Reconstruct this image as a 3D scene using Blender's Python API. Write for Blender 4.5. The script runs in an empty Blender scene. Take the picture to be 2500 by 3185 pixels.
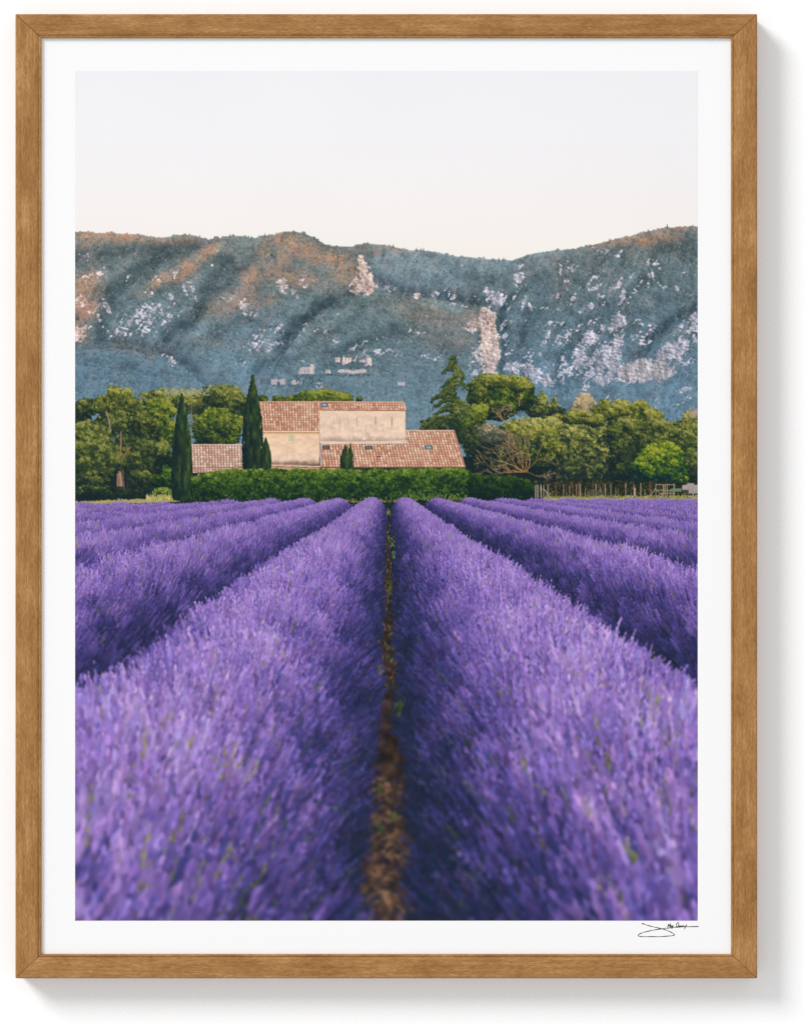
import bpy, bmesh, math
import numpy as np

# ---------------------------------------------------------------------------
# camera, light, exposure
# ---------------------------------------------------------------------------
scene = bpy.context.scene
COL = scene.collection
U = 0.0003                       # metres per drawing unit
CX, CY = 1250.0, 1592.5          # drawing units at the camera axis
ZC = 1.5                         # height of that axis above the floor
DEPTH = 93                       # frame front stands this far off the wall
DIST = 3.0                       # camera to frame front

cam_data = bpy.data.cameras.new("camera")
cam = bpy.data.objects.new("camera", cam_data)
COL.objects.link(cam)
cam_data.sensor_fit = 'HORIZONTAL'
cam_data.sensor_width = 36.0
cam_data.lens = 36.0 * DIST / (2500 * U)
cam_data.clip_end = 100
cam.location = (0, -DEPTH * U - DIST, ZC)
cam.rotation_euler = (math.radians(90), 0, 0)
scene.camera = cam

world = bpy.data.worlds.new("World")
scene.world = world
world.use_nodes = True
bg = world.node_tree.nodes["Background"]
bg.inputs["Color"].default_value = (1.0, 1.0, 1.0, 1.0)
bg.inputs["Strength"].default_value = 0.66


def area(name, loc, target, size, power, color=(1, 1, 1)):
    d = bpy.data.lights.new(name, 'AREA')
    d.shape = 'DISK'; d.size = size; d.energy = power; d.color = color
    o = bpy.data.objects.new(name, d)
    COL.objects.link(o)
    o.location = loc
    import mathutils
    v = mathutils.Vector(target) - mathutils.Vector(loc)
    o.rotation_euler = v.to_track_quat('-Z', 'Y').to_euler()
    return o


# large soft key from the upper left, added frontal fill to even the frame's shadow
area("key_softbox", (-16.4, -13.2, ZC + 15.6), (0, 0, ZC), 9.6, 6100)
area("front_fill", (0.3, -12.0, ZC + 0.4), (0, 0, ZC), 3.0, 265)

scene.view_settings.view_transform = 'Standard'
scene.view_settings.look = 'None'
scene.view_settings.exposure = 0.0
scene.view_settings.gamma = 1.0
scene.view_settings.use_curve_mapping = False
scene.cycles.use_denoising = False
scene.cycles.max_bounces = 6

# ---------------------------------------------------------------------------
# The printed landscape: a flat print, so its colours are computed here
# (coordinates are in tenths of a print unit, origin at PX, PY)
# ---------------------------------------------------------------------------
PX, PY, PW, PH = 234, 219, 1936, 2646

def paint_landscape():
    rs = np.random.RandomState(11)
    W, H = PW, PH
    flat = np.zeros((H * W + 1, 3), np.float32)     # last cell: a bin for what falls outside
    img = flat[:-1].reshape(H, W, 3)
    F = np.float32

    # ------------------------------------------------------------- toolbox
    def C(*rows):
        return np.array(rows, F)

    def ramp(t, cols):
        cols = np.asarray(cols, F)
        t = np.clip(t, 0, 1) * (len(cols) - 1)
        i = np.minimum(t.astype(int), len(cols) - 2)
        f = (t - i)[..., None].astype(F)
        return cols[i] * (1 - f) + cols[i + 1] * f

    def sstep(a, b, x):
        t = np.clip((x - a) / (b - a), 0, 1)
        return t * t * (3 - 2 * t)

    tabs = [np.random.RandomState(100 + k).rand(256, 256).astype(F) for k in range(12)]

    def vn(x, y, s=0):
        t = tabs[s % 12]
        xf = np.floor(x); yf = np.floor(y)
        fx = (x - xf).astype(F); fy = (y - yf).astype(F)
        xi = xf.astype(np.int32) & 255; yi = yf.astype(np.int32) & 255
        x1 = (xi + 1) & 255; y1 = (yi + 1) & 255
        fx = fx * fx * (3 - 2 * fx); fy = fy * fy * (3 - 2 * fy)
        a = t[yi, xi]; b = t[yi, x1]; c = t[y1, xi]; d = t[y1, x1]
        return (a + (b - a) * fx) * (1 - fy) + (c + (d - c) * fx) * fy

    def fbm(x, y, o=4, s=0, g=.5):
        r = 0; amp = 1.; tot = 0
        for k in range(o):
            r = r + amp * vn(x * 2 ** k + 17.3 * k, y * 2 ** k + 9.1 * k, s + k)
            tot += amp; amp *= g
        return r / tot

    def box1(a, r, ax):
        n = a.shape[ax]
        pad = [(0, 0)] * a.ndim; pad[ax] = (r + 1, r)
        c = np.cumsum(np.pad(a, pad, mode='edge'), axis=ax, dtype=np.float64)
        hi = np.take(c, range(2 * r + 1, n + 2 * r + 1), axis=ax)
        lo = np.take(c, range(0, n), axis=ax)
        return ((hi - lo) / (2 * r + 1)).astype(F)

    def blur(a, r):
        if r < 1:
            return a
        for _ in range(2):
            a = box1(a, r, 0); a = box1(a, r, 1)
        return a

    def dabs(cx, cy, a, b, th, col):
        """opaque ellipses, later ones on top; cx, cy in photo units"""
        n = len(cx)
        cx = np.asarray(cx, F) - PX; cy = np.asarray(cy, F) - PY
        a = np.broadcast_to(np.asarray(a, F), (n,)); b = np.broadcast_to(np.asarray(b, F), (n,))
        th = np.broadcast_to(np.asarray(th, F), (n,)); col = np.broadcast_to(np.asarray(col, F), (n, 3))
        i = 0
        while i < n:
            sl = slice(i, i + 1200)
            na = int(np.ceil(2 * a[sl].max() / .72)) + 1; nb = int(np.ceil(2 * b[sl].max() / .72)) + 1
            m = min(n - i, 1200, max(1, 3000000 // (na * nb)))
            sl = slice(i, i + m)
            na = int(np.ceil(2 * a[sl].max() / .72)) + 1; nb = int(np.ceil(2 * b[sl].max() / .72)) + 1
            u, w = np.meshgrid(np.linspace(-1, 1, na, dtype=F), np.linspace(-1, 1, nb, dtype=F))
            k = u * u + w * w <= 1.02
            u = u[k]; w = w[k]
            if len(u) == 0:
                u = w = np.zeros(1, F)
            c = np.cos(th[sl]); s = np.sin(th[sl])
            X = np.floor(cx[sl][:, None] + (a[sl] * c)[:, None] * u - (b[sl] * s)[:, None] * w).astype(np.int32)
            Y = np.floor(cy[sl][:, None] + (a[sl] * s)[:, None] * u + (b[sl] * c)[:, None] * w).astype(np.int32)
            ok = (X >= 0) & (X < W) & (Y >= 0) & (Y < H)
            idx = np.where(ok, Y * W + X, W * H)
            flat[idx.ravel()] = np.repeat(col[sl], len(u), axis=0)
            i += m

    def stroke(pts, w0, w1, col, jit=10):
        pts = np.asarray(pts, F)
        d = np.hypot(*(pts[1:] - pts[:-1]).T); t = np.r_[0, np.cumsum(d)]
        n = max(2, int(t[-1] / .8))
        q = np.linspace(0, t[-1], n)
        x = np.interp(q, t, pts[:, 0]); y = np.interp(q, t, pts[:, 1])
        w = np.linspace(w0, w1, n) / 2
        cc = np.asarray(col, F) + rs.randn(n, 1).astype(F) * jit
        dabs(x, y, w, w, 0, cc)

    def region(x0, y0, x1, y1):
        x0 = max(int(x0), PX); y0 = max(int(y0), PY); x1 = min(int(x1), PX + W); y1 = min(int(y1), PY + H)
        gx, gy = np.meshgrid(np.arange(x0, x1, dtype=F) + F(.5), np.arange(y0, y1, dtype=F) + F(.5))
        return gx, gy, img[y0 - PY:y1 - PY, x0 - PX:x1 - PX]

    def inpoly(gx, gy, p):
        m = np.zeros(gx.shape, bool)
        for (xa, ya), (xb, yb) in zip(p, p[1:] + p[:1]):
            if ya == yb:
                continue
            k = ((ya > gy) != (yb > gy)) & (gx < (xb - xa) * (gy - ya) / (yb - ya) + xa)
            m ^= k
        return m

    def poly(p, fn):
        """fill polygon; fn a colour or a function of the pixel grids"""
        xs = [q[0] for q in p]; ys = [q[1] for q in p]
        gx, gy, v = region(min(xs) - 1, min(ys) - 1, max(xs) + 2, max(ys) + 2)
        m = inpoly(gx, gy, list(p))
        col = fn(gx, gy) if callable(fn) else np.broadcast_to(np.asarray(fn, F), gx.shape + (3,))
        v[m] = col[m]

    def mix(v, col, w):
        v += (np.asarray(col, F) - v) * w[..., None]

    # zoom-frame helpers: local drawing frames -> photo units
    def frame(x0, y0, s):
        return lambda *pts: [(x0 + s * x, y0 + s * y) for x, y in pts]
    z1 = frame(230, 680, .3806); z2 = frame(870, 680, .3806); z3 = frame(1520, 680, .3806)
    z4 = frame(230, 1100, .3806); z5 = frame(790, 1150, .4098); z6 = frame(1300, 1080, .3806)
    z7 = frame(1600, 1150, .3513)

    # ----------------------------------------------------------------- sky
    gx, gy, v = region(PX, PY, PX + W, 1350)
    t = (gy - PY) / 590.
    v[:] = ramp(t, C((242.5, 241.5, 245), (244, 243, 246), (245.5, 243.5, 244.5), (247, 243, 241), (249, 242, 235)))
    v += ((vn(gx / 300, gy / 300, 3) - .5) * 3)[..., None]

    # --------------------------------------------------------------- hills
    X0, Y0, X1, Y1 = PX, 690, PX + W, 1420
    region(PX, 1400, PX + W, 1660)[2][:] = (28, 44, 46)
    gx, gy, v = region(X0, Y0, X1, Y1)
    col1 = np.arange(PX, PX + W) + .5

    def contour(pts, rough, s):
        p = np.array(pts); y = np.interp(col1, p[:, 0], p[:, 1])
        return (y + (fbm(col1 / 23., col1 * 0, 3, s) - .5) * rough).astype(F)

    sky_l = contour([(234, 720), (371, 727), (416, 728), (504, 740), (553, 731), (592, 729), (652, 744), (717, 733),
                     (763, 735), (793, 739), (846, 729), (893, 718), (946, 725), (984, 741), (1011, 762), (1053, 767),
                     (1098, 768), (1122, 783), (1138, 800), (1150, 840), (1160, 870), (1170, 930), (1200, 1400), (2180, 1400)], 7, 1)
    sky_b = contour([(234, 1400), (1040, 1400), (1085, 775), (1106, 762), (1136, 756), (1193, 760), (1231, 769), (1273, 777), (1319, 780),
                     (1365, 784), (1403, 796), (1460, 799), (1517, 805), (1592, 811), (1642, 791), (1710, 780), (1779, 775), (1850, 790), (2180, 850)], 5, 2)
    sky_r = contour([(234, 1400), (1430, 1400), (1470, 945), (1520, 893), (1596, 850), (1672, 828), (1733, 803), (1779, 776), (1824, 764),
                     (1900, 748), (1958, 733), (2015, 720), (2076, 708), (2170, 704)], 6, 3)
    sky_c = contour([(234, 1400), (780, 1400), (820, 1240), (862, 1150), (878, 1105), (915, 1062), (948, 1012), (1005, 968), (1060, 925), (1110, 917), (1167, 911), (1266, 909), (1300, 922), (1342, 931),
                     (1395, 938), (1441, 947), (1494, 951), (1513, 962), (1530, 972), (1540, 986), (1543, 1022), (1549, 1060), (1555, 1102),
                     (1548, 1129), (1560, 1190), (1600, 1290), (2180, 1400)], 5, 4)
    sky_f = contour([(234, 1058), (344, 1063), (443, 1080), (504, 1102), (546, 1124), (591, 1160), (650, 1212), (720, 1300), (2180, 1500)], 7, 5)

    def warp(ang, fu, fv, o, s):
        c, q = math.cos(ang), math.sin(ang)
        return fbm((gx * c + gy * q) / fu, (gy * c - gx * q) / fv, o, s)

    A1 = math.radians(-38)      # spurs run down to the left
    A2 = math.radians(-52)
    wx_ = 60 * (fbm(gx / 120, gy / 120, 2, 8) - .5)
    def spurs(ang, fu, fv, s, dx=0, dy=0):
        c, q = math.cos(ang), math.sin(ang)
        X = gx + wx_ + dx; Y = gy + wx_ * .6 + dy
        n = fbm((X * c + Y * q) / fu, (Y * c - X * q) / fv, 5, s, .6)
        return 1 - np.abs(2 * n - 1)
    def relief(ang, fu, fv, s):
        return np.clip((spurs(ang, fu, fv, s) - spurs(ang, fu, fv, s, 7, -4)) * 3.0, -1, 1)
    shade = np.where(gx < 1120, relief(A1, 150, 60, 2), relief(math.radians(-62), 120, 55, 5))
    shade = np.where(gy > sky_c[None, :], .7 * relief(math.radians(-20), 130, 50, 3), shade)
    shade += .9 * (fbm(gx / 45, gy / 30, 3, 9) - .5)
    base = ramp((gy - 720) / 560., C((112, 122, 120), (104, 120, 124), (100, 121, 131), (102, 128, 144), (110, 141, 160)))
    layers = [(sky_b, 1., (16, 20, 26)), (sky_l, 1, (0, 0, 0)), (sky_r, .95, (-4, -1, 2)), (sky_c, .96, (2, 0, -4)), (sky_f, .95, (-6, -5, -4))]
    lay = np.zeros(gx.shape, np.int8)
    hill = v.copy()
    for i, (ct, g, add) in enumerate(layers):
        d = gy - ct[None, :]
        m = d > 0
        # shaded hollow just behind the crest of a nearer hill, light catching that crest
        hollow = np.exp(-np.clip(-d, 0, 400) / 38.) * (d <= 0) * (lay > 0)
        hill *= (1 - .21 * hollow)[..., None]
        k = (base * g + np.asarray(add, F)) * (1.07 + .21 * np.clip(shade, -1.3, 1.3))[..., None]
        k *= (1 + .15 * np.exp(-np.clip(d, 0, 400) / 20.))[..., None]
        hill[m] = k[m]; lay[m] = i + 1
    hm = lay > 0
    # broad forms: lit spurs and shaded ravines
    sx_, sy_ = gx[::4, ::4], gy[::4, ::4]
    macro = np.zeros(sx_.shape, F)
    zz = lambda pts: [(230 + 1.136 * a, 640 + 1.136 * b) for a, b in pts]
    for pts, wdt, amp in (
            ([(10, 135), (120, 118), (230, 112), (350, 100)], 26, -.17), ([(250, 130), (160, 180), (100, 235), (70, 330)], 20, -.20), ([(420, 150), (360, 220), (330, 290), (250, 350)], 22, -.22),
            ([(500, 130), (430, 190), (380, 250), (300, 340)], 16, -.14), ([(760, 245), (660, 280), (580, 350), (545, 420), (500, 450)], 22, -.24), ([(830, 200), (900, 235), (1010, 240), (1100, 262)], 20, -.20),
            ([(1175, 230), (1172, 320), (1180, 400), (1170, 450)], 16, -.24), ([(1705, 270), (1640, 310), (1570, 360), (1540, 430)], 22, -.22), ([(1480, 250), (1400, 330), (1330, 420), (1320, 490)], 22, -.15),
            ([(1330, 150), (1260, 200), (1200, 250)], 18, -.12), ([(1250, 290), (1220, 380), (1230, 430)], 20, -.12), ([(900, 330), (780, 370), (690, 420)], 22, -.14), ([(330, 440), (230, 400), (100, 372), (5, 365)], 14, -.16), ([(1600, 110), (1690, 130)], 24, -.12), ([(960, 130), (1080, 180), (1140, 215)], 24, -.08),
            ([(395, 115), (310, 160), (220, 215)], 14, .22), ([(85, 185), (30, 220), (5, 270)], 16, .2), ([(610, 90), (530, 150), (450, 220), (400, 290), (330, 350)], 20, .14), ([(690, 140), (740, 190)], 26, .12), ([(760, 285), (650, 335), (590, 400)], 14, .14),
            ([(980, 260), (1060, 290), (1100, 330)], 26, .10), ([(830, 270), (900, 290)], 16, .1), ([(1340, 130), (1250, 230), (1200, 300)], 14, .10), ([(1560, 160), (1490, 240), (1400, 340)], 16, .12), ([(1500, 300), (1400, 380), (1370, 440)], 16, .12), ([(1690, 310), (1620, 370)], 16, .12), ([(20, 80), (150, 80), (350, 88)], 8, .15), ([(1500, 90), (1620, 70)], 12, .15), ([(450, 330), (520, 370), (560, 410)], 16, .08), ([(120, 330), (220, 290), (260, 250)], 18, .10)):
        p = zz(pts); dmin = np.full(sx_.shape, 1e9, F); side = np.zeros(sx_.shape, F)
        for (xa, ya), (xb, yb) in zip(p, p[1:]):
            ex, ey = xb - xa, yb - ya
            if ey < 0:
                xa, ya, ex, ey = xb, yb, -ex, -ey
            t = np.clip(((sx_ - xa) * ex + (sy_ - ya) * ey) / (ex * ex + ey * ey), 0, 1)
            d2 = (sx_ - xa - t * ex) ** 2 + (sy_ - ya - t * ey) ** 2
            near_ = d2 < dmin
            dmin = np.where(near_, d2, dmin); side = np.where(near_, np.sign(ey * (sx_ - xa) - ex * (sy_ - ya)), side)
        sd = np.sqrt(dmin) * side; w_ = wdt * 1.1
        if amp < 0:
            macro += 1.35 * amp * np.exp(-(sd / w_) ** 2) - .55 * amp * np.exp(-((sd + 1.5 * w_) / w_) ** 2) * (1 - .0)
        else:
            macro += 1.1 * amp * np.exp(-(sd / w_) ** 2) - .8 * amp * np.exp(-((sd - 1.5 * w_) / w_) ** 2)
    macro = blur(np.repeat(np.repeat(macro, 4, 0), 4, 1)[:gx.shape[0], :gx.shape[1]], 4)
    macro *= .55 + .9 * fbm(gx / 28, gy / 20, 3, 7)
    hill[hm] *= (1 + macro)[hm][:, None]
    hill[hm] += (np.clip(-macro, 0, .3)[hm] * 40)[:, None] * C((-.5, .1, .5))[0]

    # bare stony ground showing between the scrub, in slanting bands
    bare = sstep(.50, .72, .6 * np.where(gx < 1120, warp(A2, 46, 12, 4, 9), warp(math.radians(-68), 52, 11, 4, 10)) + .4 * fbm(gx / 60, gy / 45, 3, 11))
    tone = ramp((gy - 720) / 500., C((142, 128, 120), (136, 132, 134), (132, 140, 152)))
    hill[hm] += ((tone - hill) * (.42 * bare)[..., None])[hm]
    dense = sstep(.52, .70, fbm(gx / 34, gy / 22, 3, 6))
    hill[hm] *= (1 - .13 * dense)[hm][:, None]
    # evening sun on crests
    def soft(cx, cy, rx, ry, ang=0, q=(slice(None), slice(None))):
        a = math.radians(ang); c, s = math.cos(a), math.sin(a)
        dx = gx[q] - cx; dy = gy[q] - cy
        return np.exp(-.9 * (((dx * c + dy * s) / rx) ** 2 + ((dy * c - dx * s) / ry) ** 2) ** 1.5)
    warm = np.zeros(gx.shape, F)
    for e in [(330, 733, 120, 22, 3, 1.), (470, 745, 110, 14, 4, .7), (265, 757, 40, 14, -20, .8), (570, 745, 60, 14, 0, .5),
              (640, 790, 60, 20, -40, 1.), (580, 835, 75, 24, -35, 1.), (500, 870, 60, 20, -32, .8), (470, 895, 45, 22, -30, .5),
              (272, 890, 55, 42, -40, 1.), (262, 960, 50, 45, 0, 1.05), (245, 1030, 35, 40, 0, 1.),
              (890, 745, 70, 25, 10, .8), (950, 780, 95, 35, 20, .9), (850, 800, 60, 50, -40, .8), (1030, 800, 80, 30, 15, .9), (900, 860, 110, 35, 10, .65), (1080, 850, 55, 50, 0, .8),
              (790, 860, 60, 40, -35, .8), (740, 920, 70, 40, -30, .7), (690, 950, 70, 40, -30, .5), (800, 930, 60, 30, 0, .6),
              (1140, 778, 60, 12, 12, .5), (1220, 775, 60, 12, 8, .5),
              (1950, 747, 110, 15, -10, .75), (2035, 740, 75, 24, -8, 1.), (2100, 712, 70, 9, -3, .7),
              (1350, 985, 110, 35, 10, .42), (1450, 1000, 60, 40, 0, .4), (1280, 950, 80, 25, 0, .3), (1400, 1060, 90, 30, 0, .3),
              (420, 1085, 120, 22, 6, .25), (640, 1060, 80, 25, 0, .2)]:
        warm = np.maximum(warm, soft(*e[:5]) * e[5])
    warm = np.maximum(warm, .30 * sstep(.2, 1., shade) * (gy < 1120)) * (.45 + .9 * warp(A2, 30, 12, 3, 6))
    warm *= sstep(-.1, .35, shade * .35 + .22)
    hazew = sstep(850, 1250, gy)
    wc = C((206, 148, 116))[0] * (1 - .15 * hazew[..., None]) + C((30, 40, 60))[0] * (.15 * hazew[..., None])
    hill += (wc - hill) * np.clip(warm * .95, 0, .8)[..., None] * hm[..., None]
    v[hm] = hill[hm]

    # scrub: a lit crown over a dark foot for every bush
    def hcol(x, y):
        return hill[np.clip((y - Y0).astype(int), 0, hill.shape[0] - 1), np.clip((x - X0).astype(int), 0, hill.shape[1] - 1)]
    grow = fbm(gx / 48, gy / 30, 3, 7) - .25 * bare
    n = 46000
    bx = rs.uniform(PX, PX + W, n); by = rs.uniform(705, 1400, n)
    yi = (by - Y0).astype(int); xi = (bx - X0).astype(int)
    li = lay[yi, xi]
    keep = (li > 0) & (rs.rand(n) < sstep(.25, .62, grow[yi, xi]) * .8 + .25)
    bx, by, li = bx[keep], by[keep], li[keep]
    o = np.lexsort((by, li)); bx, by, li = bx[o], by[o], li[o]
    r = (1.3 + rs.gamma(1.6, .85, len(bx))) * (1 + .35 * (li == 5) + .1 * (li == 4) - .25 * (li == 1)); r = np.minimum(r, 6)
    bc = hcol(bx, by); wv = np.clip(rs.randn(len(bx), 1), -2, 2)
    tint = rs.rand(len(bx), 1)
    dk = bc * (.81 + .05 * wv) + C((-5, -1, 1))[0]
    lt = bc * (.97 + .07 * wv) + np.where(tint < .10, C((18, 3, -6))[0], np.where(tint > .70, C((2, 6, -8))[0], C((0, 0, 0))[0]))
    cx = np.stack([bx - .5, bx + r * .22], 1).ravel(); cy = np.stack([by + r * .3, by - r * .28], 1).ravel()
    aa = np.stack([r * 1.1, r * .72], 1).ravel(); cc = np.stack([dk, lt], 1).reshape(-1, 3)
    dabs(cx, cy, aa, aa * .85, 0, cc)
    # pale stones between the bushes
    n = 15000
    bx = rs.uniform(PX, PX + W, n); by = rs.uniform(740, 1290, n); yi = (by - Y0).astype(int); xi = (bx - X0).astype(int)
    k = (lay[yi, xi] > 0) & (lay[yi, xi] != 5) & (rs.rand(n) < .08 + .75 * bare[yi, xi])
    bx, by = bx[k], by[k]; m = len(bx)
    dabs(bx, by, rs.uniform(1., 3.4, m), rs.uniform(.7, 1.3, m), -.75 + .5 * rs.randn(m), hcol(bx, by) * .45 + C((206, 198, 202))[0] * .55 * rs.uniform(.7, 1.0, (m, 1)))
    # little trees standing on the skyline
    for ct, x0, x1, dens in ((sky_l, 236, 1100, 70), (sky_b, 1106, 1600, 30), (sky_r, 1780, 2168, 36)):
        xx = rs.uniform(x0, x1, dens); yy = ct[(xx - PX).astype(int)]
        hh = rs.gamma(1.1, 1.1, dens) + .8
        dabs(xx, yy - hh * .3, rs.uniform(1.2, 6, dens), hh, 0, hcol(xx, yy + 6) * 1.0)
    for x, h in ((824, 12), (715, 9), (1295, 10), (1310, 9), (1317, 10), (2015, 9), (2075, 13), (1895, 9), (1551, 7), (1566, 10), (1143, 7), (1223, 8)):
        ct = min(sky_l[x - PX], sky_b[x - PX], sky_r[x - PX])
        dabs([x, x], [ct - h * .2, ct + 1], [1.1, 2.0], [h * .6, h * .4], 0, C((98, 104, 104))[0])

    # limestone: density field of patches, broken up by slanting noise
    D = np.zeros(gx.shape, F)
    lit = np.zeros(gx.shape, F)
    def rock(fr, items):
        s = .3806
        for it in items:
            x, y, rx, ry, ang, w = it[:6]
            (px, py), = fr((x, y))
            rr = max(rx, ry) * s * 1.9
            r0, r1 = max(0, int(py - rr - Y0)), max(0, int(py + rr - Y0)); c0, c1 = max(0, int(px - rr - X0)), max(0, int(px + rr - X0))
            q = (slice(r0, r1), slice(c0, c1))
            e = soft(px, py, rx * s, ry * s, ang, q) * w
            D[q] = np.maximum(D[q], e)
            if len(it) > 6:
                lit[q] = np.maximum(lit[q], e * it[6])
    rock(z1, [(560, 780, 220, 90, -15, .62), (480, 920, 260, 60, -8, .62), (640, 830, 90, 120, 0, .6), (800, 800, 120, 60, -20, .5),
              (60, 930, 110, 70, 0, 1.0, .8), (60, 680, 90, 70, 20, .75, 1), (120, 480, 90, 40, -30, .6, 1), (230, 455, 50, 30, 0, .7, 1),
              (200, 800, 22, 90, -25, 1.0), (270, 720, 22, 80, -28, 1.0), (180, 740, 70, 60, 0, .6, .8),
              (900, 560, 16, 110, -18, .9), (985, 610, 14, 100, -18, .85), (870, 480, 120, 50, 30, .5, .6), (690, 490, 70, 40, 0, .6, .8), (800, 640, 20, 60, -25, .95),
              (610, 600, 60, 40, 0, .6), (440, 490, 14, 60, 20, .8), (830, 760, 14, 60, -20, .7), (1400, 720, 45, 70, -20, .95, .5), (1450, 770, 110, 30, 30, .65, .3),
              (1270, 650, 110, 40, -10, .52), (1170, 400, 80, 40, 20, .4), (1560, 980, 130, 70, 25, .6), (1500, 1040, 140, 60, 10, .52), (1640, 900, 50, 90, -20, .6),
              (800, 1165, 42, 36, 0, 1.1, .4), (740, 1120, 40, 20, 20, .7), (1690, 540, 40, 80, -35, .7, .9), (1640, 500, 40, 30, 0, .6, .9), (100, 300, 80, 60, 0, .4), (260, 380, 60, 20, -20, .5), (1370, 1180, 50, 40, 0, .6), (1440, 1230, 14, 60, -30, .6)])
    rock(z2, [(672, 350, 32, 85, -12, 1.3, 1), (635, 545, 58, 65, 20, 1.3, 1), (715, 560, 70, 66, 0, 1.35, 1), (700, 450, 55, 80, -20, .95, .8), (745, 500, 25, 70, -10, 1., 1), (20, 540, 50, 60, -40, .7, .8), (130, 620, 30, 50, -35, .7, .3), (190, 520, 30, 60, -35, .5, .8),
              (900, 570, 60, 35, 0, .7), (1290, 620, 50, 50, -30, .55), (1380, 620, 70, 60, 0, .5), (1120, 630, 30, 22, 0, 1.1, .6), (1300, 665, 80, 14, 0, .8, .3), (1410, 695, 45, 14, 0, .9, .4), (1570, 715, 100, 14, 0, .85, .2), (1690, 600, 30, 40, 0, .8), (1600, 625, 30, 14, -30, .8),
              (1650, 800, 45, 90, 22, 1.25, .6), (1590, 880, 75, 45, 0, 1.2, .5), (1690, 850, 40, 90, 0, 1.2, .4), (1660, 960, 20, 80, 0, .9), (1690, 1060, 40, 120, 0, .95, .3), (1620, 1100, 60, 50, 0, .55), (1640, 1230, 100, 70, 0, .55), (1580, 1180, 60, 50, 0, .5),
              (690, 1105, 75, 34, -15, 1.1), (800, 1085, 50, 30, 0, 1.1), (930, 1080, 90, 20, 5, .6), (960, 1120, 70, 20, 0, .55), (200, 1165, 60, 30, -20, .5),
              (330, 920, 60, 30, -10, .55), (150, 930, 150, 40, -40, .45), (20, 900, 30, 80, -15, .55), (30, 970, 40, 70, 0, .5), (700, 1020, 200, 40, -20, .38), (1120, 930, 110, 30, 10, .45, .4), (400, 800, 130, 24, -20, .36), (1000, 1010, 100, 40, 0, .38), (1230, 1130, 140, 30, 10, .42), (450, 1010, 120, 40, 0, .3), (1240, 350, 60, 24, 30, .42), (1500, 390, 70, 20, 20, .4), (1140, 490, 14, 50, -25, .6)])
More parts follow.
